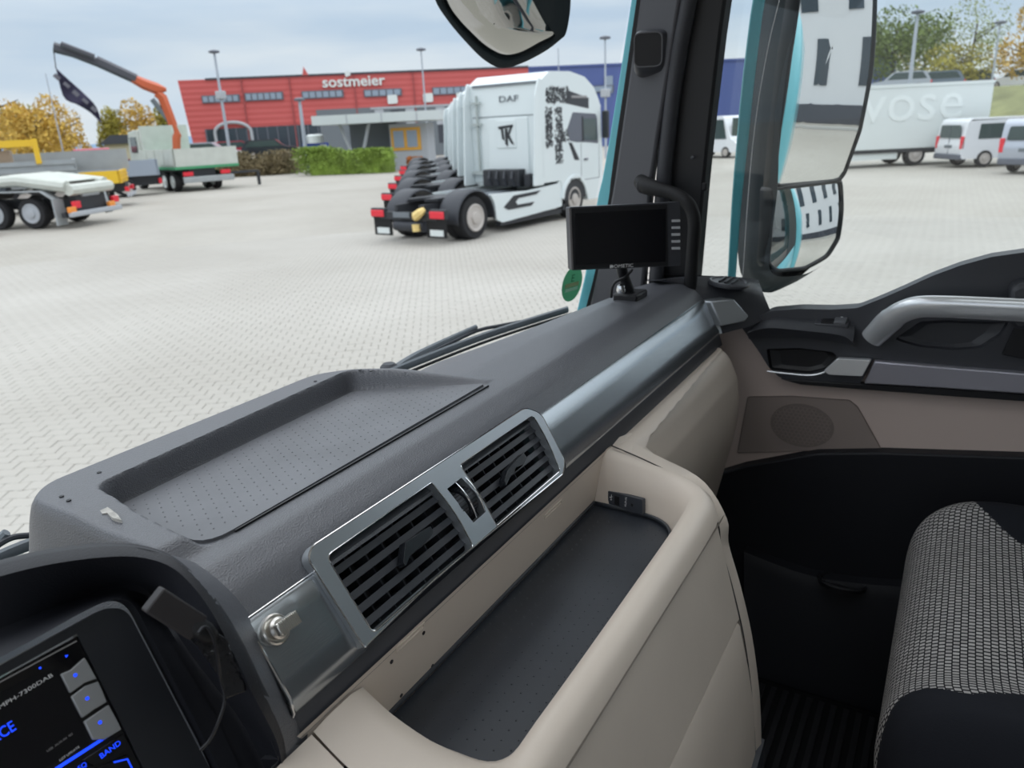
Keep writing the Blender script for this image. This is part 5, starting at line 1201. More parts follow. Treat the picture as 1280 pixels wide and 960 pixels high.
    loc_build('skirt_graphic', MB().poly([(1.12, .62), (1.55, .86), (2.75, .88), (2.55, .80), (1.75, .78), (1.62, .70), (1.70, .62), (2.45, .62), (2.3, .54), (1.3, .54)], .006, .03, SIDE(0)), M_CHASSIS, t, smooth=0)
    loc_build('far_side_skirt', MB().box((.9, 2*C0-.1, .3), (3.8, 2*C0-.02, .95)), M_WHITE, t, smooth=0)
    # wheel arch
    arch = [(4.45+.72*math.cos(a), .50+.66*math.sin(a)) for a in np.linspace(.1, math.pi-.1, 14)]; arch2 = [(4.45+.60*math.cos(a), .50+.55*math.sin(a)) for a in np.linspace(math.pi-.1, .1, 14)]
    loc_build('wheel_arch_trim', MB().poly(arch+arch2, -.03, .08, SIDE(0)), M_WHITE, t, bevel=.02)
    loc_build('arch_liner', MB().poly([(4.45+.60*math.cos(a), .50+.56*math.sin(a)) for a in np.linspace(0, math.pi, 16)], .015, .4, SIDE(0)), M_CHASSIS, t, smooth=0)
    # rear panel details
    loc_build('rear_panel', MB().poly(rnd([(-1.75, 1.25), (-.42, 1.25), (-.42, 2.72), (-1.75, 2.72)], .08), -.035, .02, REAR(2.90)), M_WHITE, cab, bevel=.02)
    loc_build('rear_emblem_panel', MB().poly(rnd([(-1.45, 1.95), (-.80, 1.95), (-.80, 2.66), (-1.45, 2.66)], .05), -.055, -.02, REAR(2.90)), M_WHITE, cab, bevel=.015)
    loc_build('rear_seam', MB().box((2.885, .10, 2.745), (2.90, 2*C0-.10, 2.765)), M_GREYCLAD, cab, smooth=0)
    loc_build('roof_seam', MB().box((2.86, .06, 3.50), (2.91, 2*C0-.15, 3.56)), M_GREYCLAD, cab, smooth=0)
    # side collars (deflector fins) at both rear corners
    for y in (0.0, 2*C0-.05):
        loc_build('side_fin', MB().poly(rnd([(2.45, 1.0), (2.93, 1.0), (2.95, 3.60), (2.80, 3.62), (2.62, 3.2)], .05), 0, .05, SIDE(y)), M_WHITE, cab, bevel=.02)
    loc_build('fin_hinges', MB().box((2.80, 2*C0-.32, 1.3), (2.86, 2*C0-.28, 3.3)).box((2.78, 2*C0-.45, 3.10), (2.85, 2*C0-.12, 3.14)).box((2.78, 2*C0-.45, 2.56), (2.85, 2*C0-.12, 2.60)).box((2.78, 2*C0-.5, 1.28), (2.85, 2*C0-.05, 1.36)), mat('faded_grey_hinge', (.42, .46, .45), .6) if 'faded_grey_hinge' not in bpy.data.materials else bpy.data.materials['faded_grey_hinge'], cab, smooth=0)
    ltext('rear_lettering', 'DAF', .22, Matrix(((0, 0, -1, 2.885), (-1, 0, 0, 1.02), (0, 1, 0, 3.17), (0, 0, 0, 1))), M_GREYCLAD, cab, extr=.008, sx=1.55)
    # emblem TK monogram
    mk = MB(); K = REAR(2.845)
    for pl4 in ([(-1.36, 2.50), (-.88, 2.54), (-.88, 2.48), (-1.33, 2.43)], [(-1.27, 2.44), (-1.20, 2.44), (-1.17, 2.15), (-1.24, 2.19)], [(-1.14, 2.44), (-1.06, 2.44), (-1.06, 2.00), (-1.14, 2.05)], [(-.94, 2.52), (-.88, 2.52), (-1.0, 2.28), (-.86, 2.04), (-.94, 2.06), (-1.08, 2.27)]):
        mk.poly(pl4, -.02, .002, K)
    loc_build('rear_monogram', mk, M_CHASSIS, cab, smooth=0)
    loc_build('behind_cab_equipment', MB().box((2.55, .55, .98), (2.88, 1.75, 1.42)).box((2.62, .25, .98), (2.86, .45, 1.30)), M_CHASSIS, t, bevel=.03)
    eq = MB()
    for k in range(4): eq.tube([V((2.55, .7+k*.25, 1.0)), V((2.45, .72+k*.25, 1.2)), V((2.55, .75+k*.25, 1.38))], .035, 7)
    loc_build('air_lines', eq, M_FENDER, t)
    # side window, door lines, graphics on the cab side
    loc_build('side_window_surround', MB().poly(rnd([(4.22, 2.05), (4.10, 2.35), (4.40, 2.78), (5.62, 2.72), (5.70, 2.62), (5.76, 1.92), (5.1, 1.98), (4.62, 2.0)], .05), -.008, .02, SIDE(0)), M_FRAME, cab, bevel=.004)
    loc_build('side_glass', MB().poly(rnd([(4.95, 2.05), (4.92, 2.60), (5.60, 2.60), (5.68, 2.0)], .04), -.02, 0, SIDE(0)), M_CARGLASS, cab, smooth=0)
    loc_build('window_frame_bar', MB().box((4.86, -.018, 2.02), (4.93, 0, 2.66)), M_CHASSIS, cab, smooth=0)
    dl = MB(); dl.box((4.80, -.004, .98), (4.815, .0, 1.95)).box((5.80, -.004, .98), (5.815, 0, 1.9)).box((4.8, -.004, .97), (5.81, 0, .985)); loc_build('door_seams', dl, M_FRAME, cab, smooth=0)
    loc_build('door_handle', MB().box((4.95, -.03, 1.50), (5.15, .0, 1.55)), M_FRAME, cab, bevel=.008)
    loc_build('dark_stripe', MB().poly([(4.15, 2.02), (4.33, 1.99), (4.72, 1.52), (4.45, 1.54)], -.006, .01, SIDE(0)), M_CHASSIS, cab, smooth=0)
    # black speckled livery: columns of small shards
    rg = random.Random(5); lv_ = MB()
    def shards(x0, x1, z0, z1, n):
        for _ in range(n):
            x, z = rg.uniform(x0, x1), rg.uniform(z0, z1); a = rg.uniform(0, 3.14); r = rg.uniform(.03, .075)
            lv_.poly([(x+r*math.cos(a), z+r*math.sin(a)), (x+.4*r*math.cos(a+1.7), z+.4*r*math.sin(a+1.7)), (x-r*math.cos(a), z-r*math.sin(a)), (x+.4*r*math.cos(a-1.4), z+.4*r*math.sin(a-1.4))], -.006, .003, SIDE(0))
    shards(3.12, 4.2, 3.02, 3.40, 210); shards(3.06, 3.38, 1.95, 2.92, 200); shards(3.50, 3.86, 1.50, 2.90, 240); shards(3.8, 4.15, 2.05, 2.35, 40)
    loc_build('speckled_livery', lv_, M_CHASSIS, cab, smooth=0, kind='stuff')
    loc_build('upper_stripe', MB().poly([(4.1, 3.0), (5.25, 2.86), (5.25, 3.14), (4.1, 3.34)], -.004, .01, SIDE(0)), M_FENDER, cab, smooth=0)
    loc_build('upper_stripe_lettering', MB().box((4.35, -.010, 3.14), (5.15, -.003, 3.20)), M_GPRINT, cab, smooth=0)
    loc_build('sun_visor', MB().box((5.62, .02, 2.86), (5.98, 2*C0-.02, 2.98)), M_WHITE, cab, bevel=.03)
    loc_build('beacon', MB().lathe([(.10, 0), (.10, .12), (.04, .16)], Matrix.Translation((5.35, 1.0, 3.55)), 12), M_BOXW, cab)
    loc_build('wing_mirror', MB().box((5.92, -.22, 2.05), (6.05, -.02, 2.80)), M_CHASSIS, cab, bevel=.04)
    loc_build('step_panel', MB().box((3.86, .04, .25), (3.98, .2, .42)), M_CHASSIS, t, smooth=0)
    return t
O1 = at(597, 299, Z=0); O1 = V((O1.x, O1.y, 0))
T0 = tractor(O1, 'nearest white tractor unit with dark monogram on its rear cab wall', 'white tractor units parked in a row')
latv = V((-math.sin(TA), math.cos(TA), 0))
ref = at(500, 267, Z=.68)
shifts = []
for (px, py, kk) in ((507, 245, 0), (509, 233, 0)):
    s_ = at(px, py, Z=.68)-ref; shifts.append(V((s_.x, s_.y, 0)))
print('SHIFTS', [tuple(round(c, 2) for c in s) for s in shifts], tuple(latv))
labs = ['second tractor unit of the row, directly behind the nearest one', 'third tractor unit of the row, black mudguards showing past the first two', 'fourth tractor unit of the row, mostly hidden behind the nearer ones', 'fifth tractor unit of the row, an orange lamp at its rear', 'farthest tractor unit of the row, beside the kiosk']
step = V((3.72, 2.72, 0))
for i in range(5):
    c = copy_tree(T0, O1+step*(i+1)+V((math.cos(TA), math.sin(TA), 0))*random.uniform(-.15, .1), TA, labs[i])
# ---------------- big red and blue hall
Fang = math.radians(-51.549); FA = (52.89, 67.30)
fac = thing('logistics_hall', 'long red and blue clad warehouse across the yard', 'building', (FA[0], FA[1], 0), Fang)
Ff = lambda w_=0: Matrix(((1, 0, 0, 0), (0, 0, -1, w_), (0, 1, 0, 0), (0, 0, 0, 1)))   # local (s, z, w outward(-y))
# local: x along the facade, -y towards the viewer
def fbox(name, x0, x1, z0, z1, out, m, parent=fac, depth=None, **k): return loc_build(name, MB().box((x0, -out, z0), (x1, (depth if depth is not None else .2), z1)), m, parent, **k)
loc_build('red_hall', MB().poly([(-.0, 0), (34, 0), (34, 8.15), (-.6, 8.2)], -.05, -30, Ff()), M_REDC, fac, smooth=0)
loc_build('blue_hall', MB().poly([(34, 0), (75, 0), (75, 8.05), (34, 8.15)], -.05, -30, Ff()), M_BLUE, fac, smooth=0)
fbox('roof_edge', 2, 34, 8.12, 8.30, .08, M_PLINTH, smooth=0)
fbox('roof_edge', 34, 75, 8.0, 8.2, .08, M_BLUE, smooth=0)
for x0, x1 in ((1.9, 9.0-.5), ):
    pass
loc_build('fin', MB().poly([(11.3, 8.2), (11.9, 8.2), (11.5, 9.0)], 0, .2, Ff()), M_RED, fac, smooth=0)
def winband(x0, x1, z0, z1, n):
    f_ = fbox('window_band', x0, x1, z0, z1, .12, M_FRAME, smooth=0); WM[f_.name] = WM[fac.name]
    wdt = (x1-x0-.15)/n
    for i in range(n):
        loc_build('pane', MB().box((x0+.12+i*wdt, -.15, z0+.1), (x0+.12+(i+1)*wdt-.15, -.1, z1-.1)), M_WINPALE, f_, smooth=0)
winband(1.4, 5.0, 6.02, 6.72, 6); winband(5.5, 9.2, 6.05, 6.80, 6); winband(11.0, 15.1, 6.02, 6.75, 6); winband(17.1, 20.9, 5.95, 6.65, 5); winband(24.0, 27.7, 5.85, 6.6, 5); winband(40, 43, 5.4, 6.1, 1)
fbox('pale_window', 42.0, 42.9, 5.3, 7.0, .1, M_WINPALE, smooth=0)
# ground floor strip
fbox('dark_glazing', 1.2, 12.4, .9, 3.6, .10, M_WINDOW, smooth=0)
gf = fbox('glazing_mullions', 1.2, 1.35, .9, 3.6, .14, M_FRAME, smooth=0)
for i in range(1, 12): fbox('glazing_mullion', 1.2+i*1.0-.05, 1.2+i*1.0+.05, .9, 3.6, .14, M_FRAME, smooth=0)
fbox('lower_band', 12.2, 34, 0, 4.95, .08, M_GREYCLAD, smooth=0)
fbox('lower_band', -.0, 12.4, 0, .95, .08, M_PLINTH, smooth=0)
for x0 in (19.6, 24.3, 28.3): 
    d_ = fbox('dock_door', x0, x0+2.4, 1.2, 4.6, .12, M_PLINTH, smooth=0)
fbox('pale_band', 17.6, 34, 4.75, 4.95, .14, M_LIGHTGREY, smooth=0)
for i in range(5): fbox('dock_light_panel', 18+i*3.1, 18.9+i*3.1, 3.0, 4.7, .16, M_LIGHTGREY, smooth=0)
for x0 in (19.4, 23.0, 26.4): 
    loc_build('dock_number_board', MB().poly(rnd([(x0, 4.95+.25), (x0+1.0, 5.22), (x0+1.0, 5.22+.85), (x0, 5.2+.85)], .15), 0, .15, Ff()), M_BOXW, fac, smooth=0)
# arched entrance frame
ar = [V((3.9+1.75*math.cos(a), -.22, 3.2+.95*math.sin(a))) for a in np.linspace(0, math.pi, 14)]
loc_build('entrance_arch', MB().tube([V((5.65, -.22, .6))]+ar+[V((2.15, -.22, .6))], .16, 8), M_LIGHTGREY, fac)
for x0 in (5.3, 9.9, 16.2, 22.1): fbox('downpipe', x0, x0+.1, .9, 8.1, .12, mat('brownish_red_pipe', (.35, .08, .08), .6) if 'brownish_red_pipe' not in bpy.data.materials else bpy.data.materials['brownish_red_pipe'], smooth=0)
Mf = Matrix(((1, 0, 0, 16.2), (0, 0, -1, -.12), (0, 1, 0, 7.45), (0, 0, 0, 1)))
ltext('hall_lettering', 'sostmeier', 1.38, Mf, M_BOXW, fac, extr=.05, sx=1.12, bold=.025)
loc_build('letter_figure', MB().poly([(15.5, 7.9), (16.0, 8.05), (15.9, 8.5), (15.4, 8.35)], 0, .2, Ff()), M_BOXW, fac, smooth=0)
# antenna masts on the blue roof
for s_ in (39.5, 45.2): pass
# canopy and kiosk
kA = at(491, 212, Z=0); kB = at(537, 210, Z=0); kang = math.atan2(kB.y-kA.y, kB.x-kA.x)
kio = thing('gate_kiosk', 'small pale kiosk with an orange framed window beside the hedge', 'kiosk', (kA.x, kA.y, 0), kang)
KW = (kB-kA).length
loc_build('walls', MB().box((0, 0, 0), (KW, 2.6, 3.0)), M_LIGHTGREY, kio, smooth=0)
wf = loc_build('window_frame', MB().box((.1, -.06, 1.25), (KW-.45, .02, 2.75)), M_ORANGE, kio, smooth=0); WM[wf.name] = WM[kio.name]
for a in (0, 1): loc_build('pane', MB().box((.28+a*(KW-.75)/2, -.08, 1.45), (.28+a*(KW-.75)/2+(KW-1.1)/2-.05, -.05, 2.55)), M_WINPALE, wf, smooth=0)
cA = at(404, 214, Z=0); 
can = thing('flat_canopy', 'white flat canopy on V shaped props reaching over the kiosk', 'canopy', (kA.x, kA.y, 0), kang)
loc_build('roof_slab', MB().box((-4.9, -1.5, 3.15), (KW+1.3, 5, 3.75)), mat('canopy_white', (.58, .62, .62), .6), can, smooth=0)
for i in range(1, 4): loc_build('roof_joint', MB().box((-4.9+i*2.4, -1.53, 3.15), (-4.83+i*2.4, -1.5, 3.75)), M_LIGHTGREY, can, smooth=0)
for x0 in (-3.3, -1.2):
    loc_build('prop', MB().tube([V((-2.2, -.6, .0)), V((x0, -.6, 3.2))], .12, 8), M_LIGHTGREY, can)
loc_build('rear_wall', MB().box((-3.6, 2.6, 0), (-.05, 2.8, 3.2)), M_GREYCLAD, can, smooth=0)
tb = at(540, 212, Z=0); 
obp = at(508, 213, Z=0); leaves('orange_bush', blob_pts(V((obp.x+.3, obp.y-.8, .45)), (1.0, .8, .45), 500, 8, .12), .12, M_OBUSH, label='low orange bush at the foot of the kiosk', cat='bush', kind='stuff')
# hedge
hA = at(386, 220, Z=0); hB = at(487, 216, Z=0)
hp_ = []
for _ in range(11000):
    f = random.random(); c = hA.lerp(hB, f); hh = 1.75-.35*f+.15*math.sin(f*9); 
    hp_.append((V((c.x+random.uniform(0, 1.6)*.6, c.y+random.uniform(-.2, 1.6), 0))+V((0, 0, random.uniform(.0, 1)**.7*hh)), .085))
hdg = thing('clipped_hedge', 'dense green clipped hedge left of the kiosk', 'hedge', hA)
leaves('foliage', hp_, .08, M_HEDGE, hdg, kind='stuff')
hcore = MB(); hd = (hB-hA).normalized(); hn = V((-hd.y, hd.x, 0)); 
hcv = [hA+hn*.3, hB+hn*.3, hB+hn*1.3, hA+hn*1.3] if (hn.dot(V((1, 1, 0))) > 0) else [hA-hn*.3, hB-hn*.3, hB-hn*1.3, hA-hn*1.3]
hcore.add(hcv+[p+V((0, 0, 1.35)) for p in hcv], [(0, 1, 2, 3), (7, 6, 5, 4)]+[(i, (i+1) % 4, 4+(i+1) % 4, 4+i) for i in range(4)])
build('inner_twigs', hcore, M_HEDGE, hdg, smooth=0)
# small white and blue sign behind the hedge
sg_ = at(407, 216, Z=0); 
def faceang(p): return math.atan2(-(p.x), p.y) if False else math.atan2(p.y, p.x)-math.pi/2
bsn = thing('sign_board', 'white and blue sign rising behind the left end of the hedge', 'sign', (sg_.x+.6, sg_.y+1.2, 0), faceang(sg_))
loc_build('board', MB().box((-.9, 0, 1.4), (.9, .1, 2.0)), mat('sign_blue', (.05, .10, .55), .5), bsn, smooth=0); loc_build('head', MB().lathe([(.6, 0), (.6, .5), (.4, .6)], Matrix.Translation((0, .1, 2.0)), 12), M_BOXW, bsn); loc_build('post', MB().box((.3, -.02, 0), (.75, .0, 1.9)), M_BOXW, bsn, smooth=0)
# brown shrub bank
bA = at(283, 222, Z=0); bB = at(358, 218, Z=0)
bp2 = []
for _ in range(9000):
    f = random.random(); c = bA.lerp(bB, f); bp2.append((V((c.x+random.uniform(-.3, 2), c.y+random.uniform(-.3, 2), random.uniform(0, 1)**.8*(1.2+.5*math.sin(f*7+1)))), .09))
leaves('brown_shrubs', bp2, .14, M_BROWNB, label='low brown shrubs between the crane lorry and the tall post', cat='shrub', kind='stuff')
bk = MB(); d_ = (bB-bA).normalized(); n_ = V((-d_.y, d_.x, 0)); n_ = n_ if n_.dot(V((1, 1, 0))) > 0 else -n_
ex = [bA-d_*16+n_*1, bB+d_*.5+n_*1, bB+d_*.5+n_*16, bA-d_*16+n_*16]
bk.add([p for p in ex]+[p+V((0, 0, .9))+(n_*1.2 if i < 2 else V((0, 0, 0))) for i, p in enumerate(ex)], [(3, 2, 1, 0), (4, 5, 6, 7)]+[(i, (i+1) % 4, 4+(i+1) % 4, 4+i) for i in range(4)])
build('raised_bank', bk, M_GRASS, kind='structure', smooth=0)
# ---------------- parked cars
def car(name, label, cat, loc, rz, L=4.4, Wd=1.8, H=1.45, paint=None, group=None, style='hatch', lod=0):
    t = thing(name, label, cat, loc, rz, group)
    if style == 'van':
        pr = [(-L/2+.02, .35), (-L/2-.02, .9), (-L/2+.04, 1.15), (-L/2+.16, H-.12), (-L/2+.3, H), (L*.16, H), (L*.27, H-.06), (L*.40, 1.12), (L*.47, .95), (L/2, .75), (L/2, .35)]
    elif style == 'cab':
        pr = [(-L/2, .35), (-L/2, H), (L*.2, H), (L*.40, H-.2), (L*.46, 1.4), (L/2, .9), (L/2, .35)]
    else:
        pr = [(-L/2+.05, .3), (-L/2, .8), (-L/2+.12, .98), (-L/2+.45, H-.08), (-L/2+.75, H), (L*.10, H), (L*.24, .98), (L*.44, .85), (L/2-.02, .68), (L/2, .3)]
    b_ = loc_build('body', MB().poly(rnd(pr, .10, 3), -Wd/2, Wd/2, SIDE(0)), paint, t, bevel=.09, seg=3, smooth=45); WM[b_.name] = WM[t.name]
    wh = {'van': [(-L/2+.75, 1.25, L*.06, 1.22), ], 'hatch': []}
    if style == 'van':
        for sy in (-1, 1):
            y = sy*(Wd/2)
            for x0, x1 in ((-L/2+.62, -L*.10), (-L*.08, L*.12), (L*.135, L*.33)):
                z1_ = H-.22; pts_ = [(x0, 1.12), (x0+.05, z1_), (x1-.03 if x1 < L*.3 else x1-.30, z1_), (x1, 1.12)]
                loc_build('side_window', MB().poly(rnd(pts_, .04), -.012, .012, SIDE(y)), M_CARGLASS, b_, smooth=0)
        loc_build('rear_window', MB().poly(rnd([(-Wd/2+.22, 1.18), (Wd/2-.22, 1.18), (Wd/2-.30, H-.24), (-Wd/2+.30, H-.24)], .08), -.0, .05, Matrix.Translation((-L/2-.02, 0, 0)) @ Matrix.Rotation(math.radians(9), 4, 'Y') @ Matrix.Translation((-.18, 0, 0)) @ REAR(0) if False else REAR(-L/2-.005)), M_CARGLASS, b_, smooth=0)
        loc_build('windscreen', MB().poly([(-Wd/2+.15, 1.2), (Wd/2-.15, 1.2), (Wd/2-.2, H-.15), (-Wd/2+.2, H-.15)], 0, .02, REAR(L*.38)), M_CARGLASS, b_, smooth=0)
        loc_build('rear_seam', MB().box((-L/2-.015, -.008, .5), (-L/2+.01, .008, H-.25)), M_FRAME, b_, smooth=0)
    else:
        for sy in (-1, 1):
            loc_build('side_window', MB().poly(rnd([(-L/2+.35, 1.0), (-L/2+.72, H-.08), (L*.09, H-.08), (L*.21, 1.0)], .04), -.012, .012, SIDE(sy*(Wd/2))), M_CARGLASS, b_, smooth=0)
        loc_build('rear_window', MB().add([V((-L/2+.14, -Wd/2+.2, 1.02)), V((-L/2+.14, Wd/2-.2, 1.02)), V((-L/2+.45, Wd/2-.3, H-.10)), V((-L/2+.45, -Wd/2+.3, H-.10)), V((-L/2+.10, -Wd/2+.2, 1.02)), V((-L/2+.10, Wd/2-.2, 1.02)), V((-L/2+.41, Wd/2-.3, H-.06)), V((-L/2+.41, -Wd/2+.3, H-.06))], [(0, 1, 2, 3), (7, 6, 5, 4), (0, 1, 5, 4), (1, 2, 6, 5), (2, 3, 7, 6), (3, 0, 4, 7)]), M_CARGLASS, b_, smooth=0)
    for sy in (-1, 1):
        zz = (.75, 1.25) if style == 'van' else (.65, .85)
        loc_build('tail_lamp', MB().box((-L/2-.02, sy*(Wd/2-.08)-.08, zz[0]), (-L/2+.10, sy*(Wd/2-.08)+.085, zz[1])), M_LAMPR, b_, bevel=.02)
        loc_build('head_lamp', MB().box((L/2-.15, sy*(Wd/2-.2)-.15, .6), (L/2+.01, sy*(Wd/2-.2)+.15, .8)), M_BOXW, b_, bevel=.03)
    loc_build('number_plate', MB().box((-L/2-.03, -.26, .78 if style == 'van' else .55), (-L/2, .26, .90 if style == 'van' else .66)), M_GREYCLAD, b_, smooth=0)
    loc_build('bumper', MB().box((-L/2-.06, -Wd/2+.02, .32), (-L/2+.25, Wd/2-.02, .55)), M_FRAME if style == 'van' else paint, b_, bevel=.04)
    for x in (-L*.30, L*.32):
        for y in (-Wd/2+.09, Wd/2-.09): lwheel(t, x, y, .34, .22, M_RIM)
    return t
v1 = at(1200, 211, Z=0); vr = math.atan2(v1.y, v1.x)
def from_px(px, py, ang_off, back=0):
    p = at(px, py, Z=0); a = math.atan2(p.y, p.x)+ang_off; return V((p.x, p.y, 0)), a
p, a = from_px(1187, 210, 0); a = math.radians(-52)+0*a
p, _ = from_px(1182, 209, 0)
a = math.radians(-58)
van1 = car('white_van', 'white passenger van with rear window, right of the box lorry', 'van', p+V((math.cos(a)*2.5, math.sin(a)*2.5, 0))+V((-math.sin(a)*.0, 0, 0)), a, 5.0, 1.93, 1.93, M_VANWHITE, style='van')
p, _ = from_px(1278, 218, 0); a2 = math.radians(-30)
van2 = car('silver_van', 'silver people carrier cut off by the right edge of the view', 'van', p+V((math.cos(a2)*2.5, math.sin(a2)*2.5, 0)), a2, 5.0, 1.93, 1.90, M_VANSILVER, style='van')
p = at(897, 196, Z=0); a3 = math.radians(-120)
vgap = car('white_van', 'white van seen through the gap beside the roof pillar', 'van', V((p.x, p.y, 0)), a3, 5.2, 2.0, 2.5, M_VANWHITE, style='van')
cols = [('silver hatchback car left of the arched entrance on the bank', M_VANSILVER, 268), ('dark red saloon car parked on the bank by the arched entrance', mat('dark_red_car', (.35, .03, .05), .3, coat=.4), 300), ('black estate car parked on the bank before the dark glazing', mat('black_car', (.02, .025, .035), .25, coat=.4), 330), ('silver car parked farthest right on the bank', M_VANSILVER, 306)]
for i, (lb_, pm_, px) in enumerate(cols[:3]):
    px = (262, 298, 340)[i]; q = at(px, 195, Z=.9)
    dd = math.hypot(q.x, q.y); k_ = (64, 70, 66)[i]/dd; q = V((q.x*k_, q.y*k_, .9))
    car('parked_car', lb_, 'car', q, Fang+(.25 if i % 2 else .05), 4.4, 1.8, 1.5, pm_, group=None)
# ---------------- box lorry on the right ("vose")
bA_ = at(1072, 206, Z=0); bB_ = at(1237, 199, Z=0); 
bd = at(1143, 207, Z=0)
bx = thing('box_trailer', 'long white box body lorry trailer with faint raised lettering', 'trailer', (bd.x, bd.y, 0), 0)
def planepos(px): 
    return at(px, 207-.049*(px-1143), Z=0)
A1, B1 = planepos(1075), planepos(1237); angB = math.atan2((B1-A1).y, (B1-A1).x)
BM = Matrix.Translation((bd.x, bd.y, 0)) @ Matrix.Rotation(angB, 4, 'Z'); bx.matrix_world = BM; WM[bx.name] = BM.copy()
Bp = vplane((bd.x, bd.y), angB)
zt = Bp.st(1150, 105)[1]; s0 = -5.5; s1 = Bp.st(1238, 140)[0]; zb = Bp.st(1130, 186)[1]
loc_build('box_body', MB().box((s0, 0, zb), (s1, 2.5, zt)), M_BOXW, bx, bevel=.03)
loc_build('roof_rail', MB().box((s0-.02, -.03, zt-.10), (s1+.02, .03, zt+.03)), M_BOXW, bx, smooth=0)
loc_build('bottom_rail', MB().box((s0, -.02, zb-.14), (s1, .06, zb)), M_CHASSIS, bx, smooth=0)
sk_ = Bp.st(1128, 191); loc_build('side_guard', MB().box((s0, .05, sk_[1]-.25), (sk_[0]-.2, .10, sk_[1]+.05)), M_BOXW, bx, smooth=0)
for ds in (0, ): lwheel(bx, ds, .2, .46, .34); lwheel(bx, ds, 2.3, .46, .34)
lwheel(bx, -4.3, .2, .46, .34)
loc_build('underframe', MB().box((s0, .6, .5), (s1, 1.9, zb)), M_CHASSIS, bx, smooth=0)
sv = Bp.st(1142, 128); ltext('side_lettering', 'vose', 2.3, Matrix(((1, 0, 0, sv[0]), (0, 0, -1, -.012), (0, 1, 0, sv[1]-.05), (0, 0, 0, 1))), M_BOXPRINT, bx, extr=.01, sx=1.05)
# grass bank with cars and trees on the right
gb0 = at(1236, 150, Z=0) if False else None
def far_pt(px, dist, z=0):
    r = ray(px, 158-.049*(px-640)); h_ = V((r.x, r.y, 0)).normalized(); return V((h_.x*dist, h_.y*dist, z))
ga, gb_, = far_pt(1040, 62), far_pt(1420, 44)
gt0, gt1 = far_pt(1040, 72, 3.6), far_pt(1420, 56, 3.4); ge0, ge1 = far_pt(1040, 130, 3.6), far_pt(1420, 130, 3.4)
gm = MB(); gm.loft([lin([ga, gb_], 12), lin([gt0, gt1], 12), lin([ge0, ge1], 12)])
build('grass_bank', gm, M_GRASS, kind='structure', fix=False)
mcar = [('grey car roof showing above the box body, left of the lamp post', M_VANSILVER, 1120), ('second grey car above the box body, right of the lamp post', mat('bluegrey_car', (.16, .2, .26), .3), 1162), ('dark grey car parked beneath the sparse tree', mat('dark_grey_car', (.12, .13, .16), .3), 1200), ('pale car on the bank at the right edge', M_VANWHITE, 1262)]
for lb_, pm_, px in mcar:
    q = far_pt(px, {1120: 74, 1162: 78, 1200: 82}.get(px, 86), 3.6); car('parked_car', lb_, 'car', q, math.radians(100), 4.6, 1.8, 1.6, pm_)
tree(far_pt(1112, 88, 3.6), 9.0, 9.5, M_LG, 'large green tree above the left end of the box trailer', 'trees on the right bank', 6000, .16, .1, 26)
tree(far_pt(1150, 99, 3.6), 6.9, 7, M_LYG, 'yellow green tree just right of the lamp post', 'trees on the right bank', 2000, .14, .1, 16)
tree(far_pt(1208, 92, 3.6), 8.6, 7.5, M_LP, 'sparse pale green tree in the middle of the bank', 'trees on the right bank', 1500, .13, .1, 26)
tree(far_pt(1196, 80, 3.6), 4.2, 6.0, M_LYG, 'low yellow green bushy tree under the sparse one', 'trees on the right bank', 2000, .14, .0, 14)
tree(far_pt(1280, 80, 3.6), 6.8, 6, M_LY, 'golden yellow tree at the right edge of the view', 'trees on the right bank', 3500, .14, .1, 18)
tree(far_pt(1085, 108, 3.6), 7.8, 8, M_LG, 'green tree partly hidden behind the side mirror', 'trees on the right bank', 3000, .15, .1, 18)
# lamp posts
def lamppost(top, bot, dist, label, r=.09, head=True, box=None):
    b = far_pt(bot[0], dist, 0); pl_ = Pl(b, V((-b.y, b.x, 0)).normalized()*-1, (0, 0, 1)); zt_ = pl_.st(*top)[1]
    t = thing('lamp_post', label, 'lamp post', b)
    build('post', MB().tube([b, b+V((0, 0, zt_))], [r, r*.6], 8), M_POST, t)
    if head: build('lamp_head', MB().lathe([(.10, 0), (.38, .05), (.38, .16), (.15, .24)], Matrix.Translation(b+V((0, 0, zt_-.05))), 12), M_FRAME, t)
    if box: build('junction_box', MB().cbox(b+V((0, 0, pl_.st(*box)[1])), (.55, .55, .55)), M_LIGHTGREY, t, bevel=.05)
    return t
lamppost((265, 66), (285, 190), 62, 'tall lamp post with a box, before the left end of the red hall', .13, True, (274, 119))
lamppost((366, 126), (380, 215), 58, 'shorter post standing left of the clipped hedge', .17, True)
lamppost((528, 63), (534, 150), 66, 'tall thin lamp post rising behind the kiosk', .09)
lamppost((765, 48), (757, 170), 58, 'lamp post with a pale box in front of the blue hall', .10, True, (762, 116))
lamppost((1143, 17), (1134, 150), 58, 'thick lamp post behind the box trailer', .15)
lamppost((1244, 30), (1236, 120), 66, 'slim lamp post right of the box trailer', .09)
lamppost((703, 60), (700, 100), 75, 'short mast showing above the hall roof near the front mirror', .08, False)
lamppost((66, 92), (78, 190), 60, 'faint thin mast behind the hanging flag', .05, False)
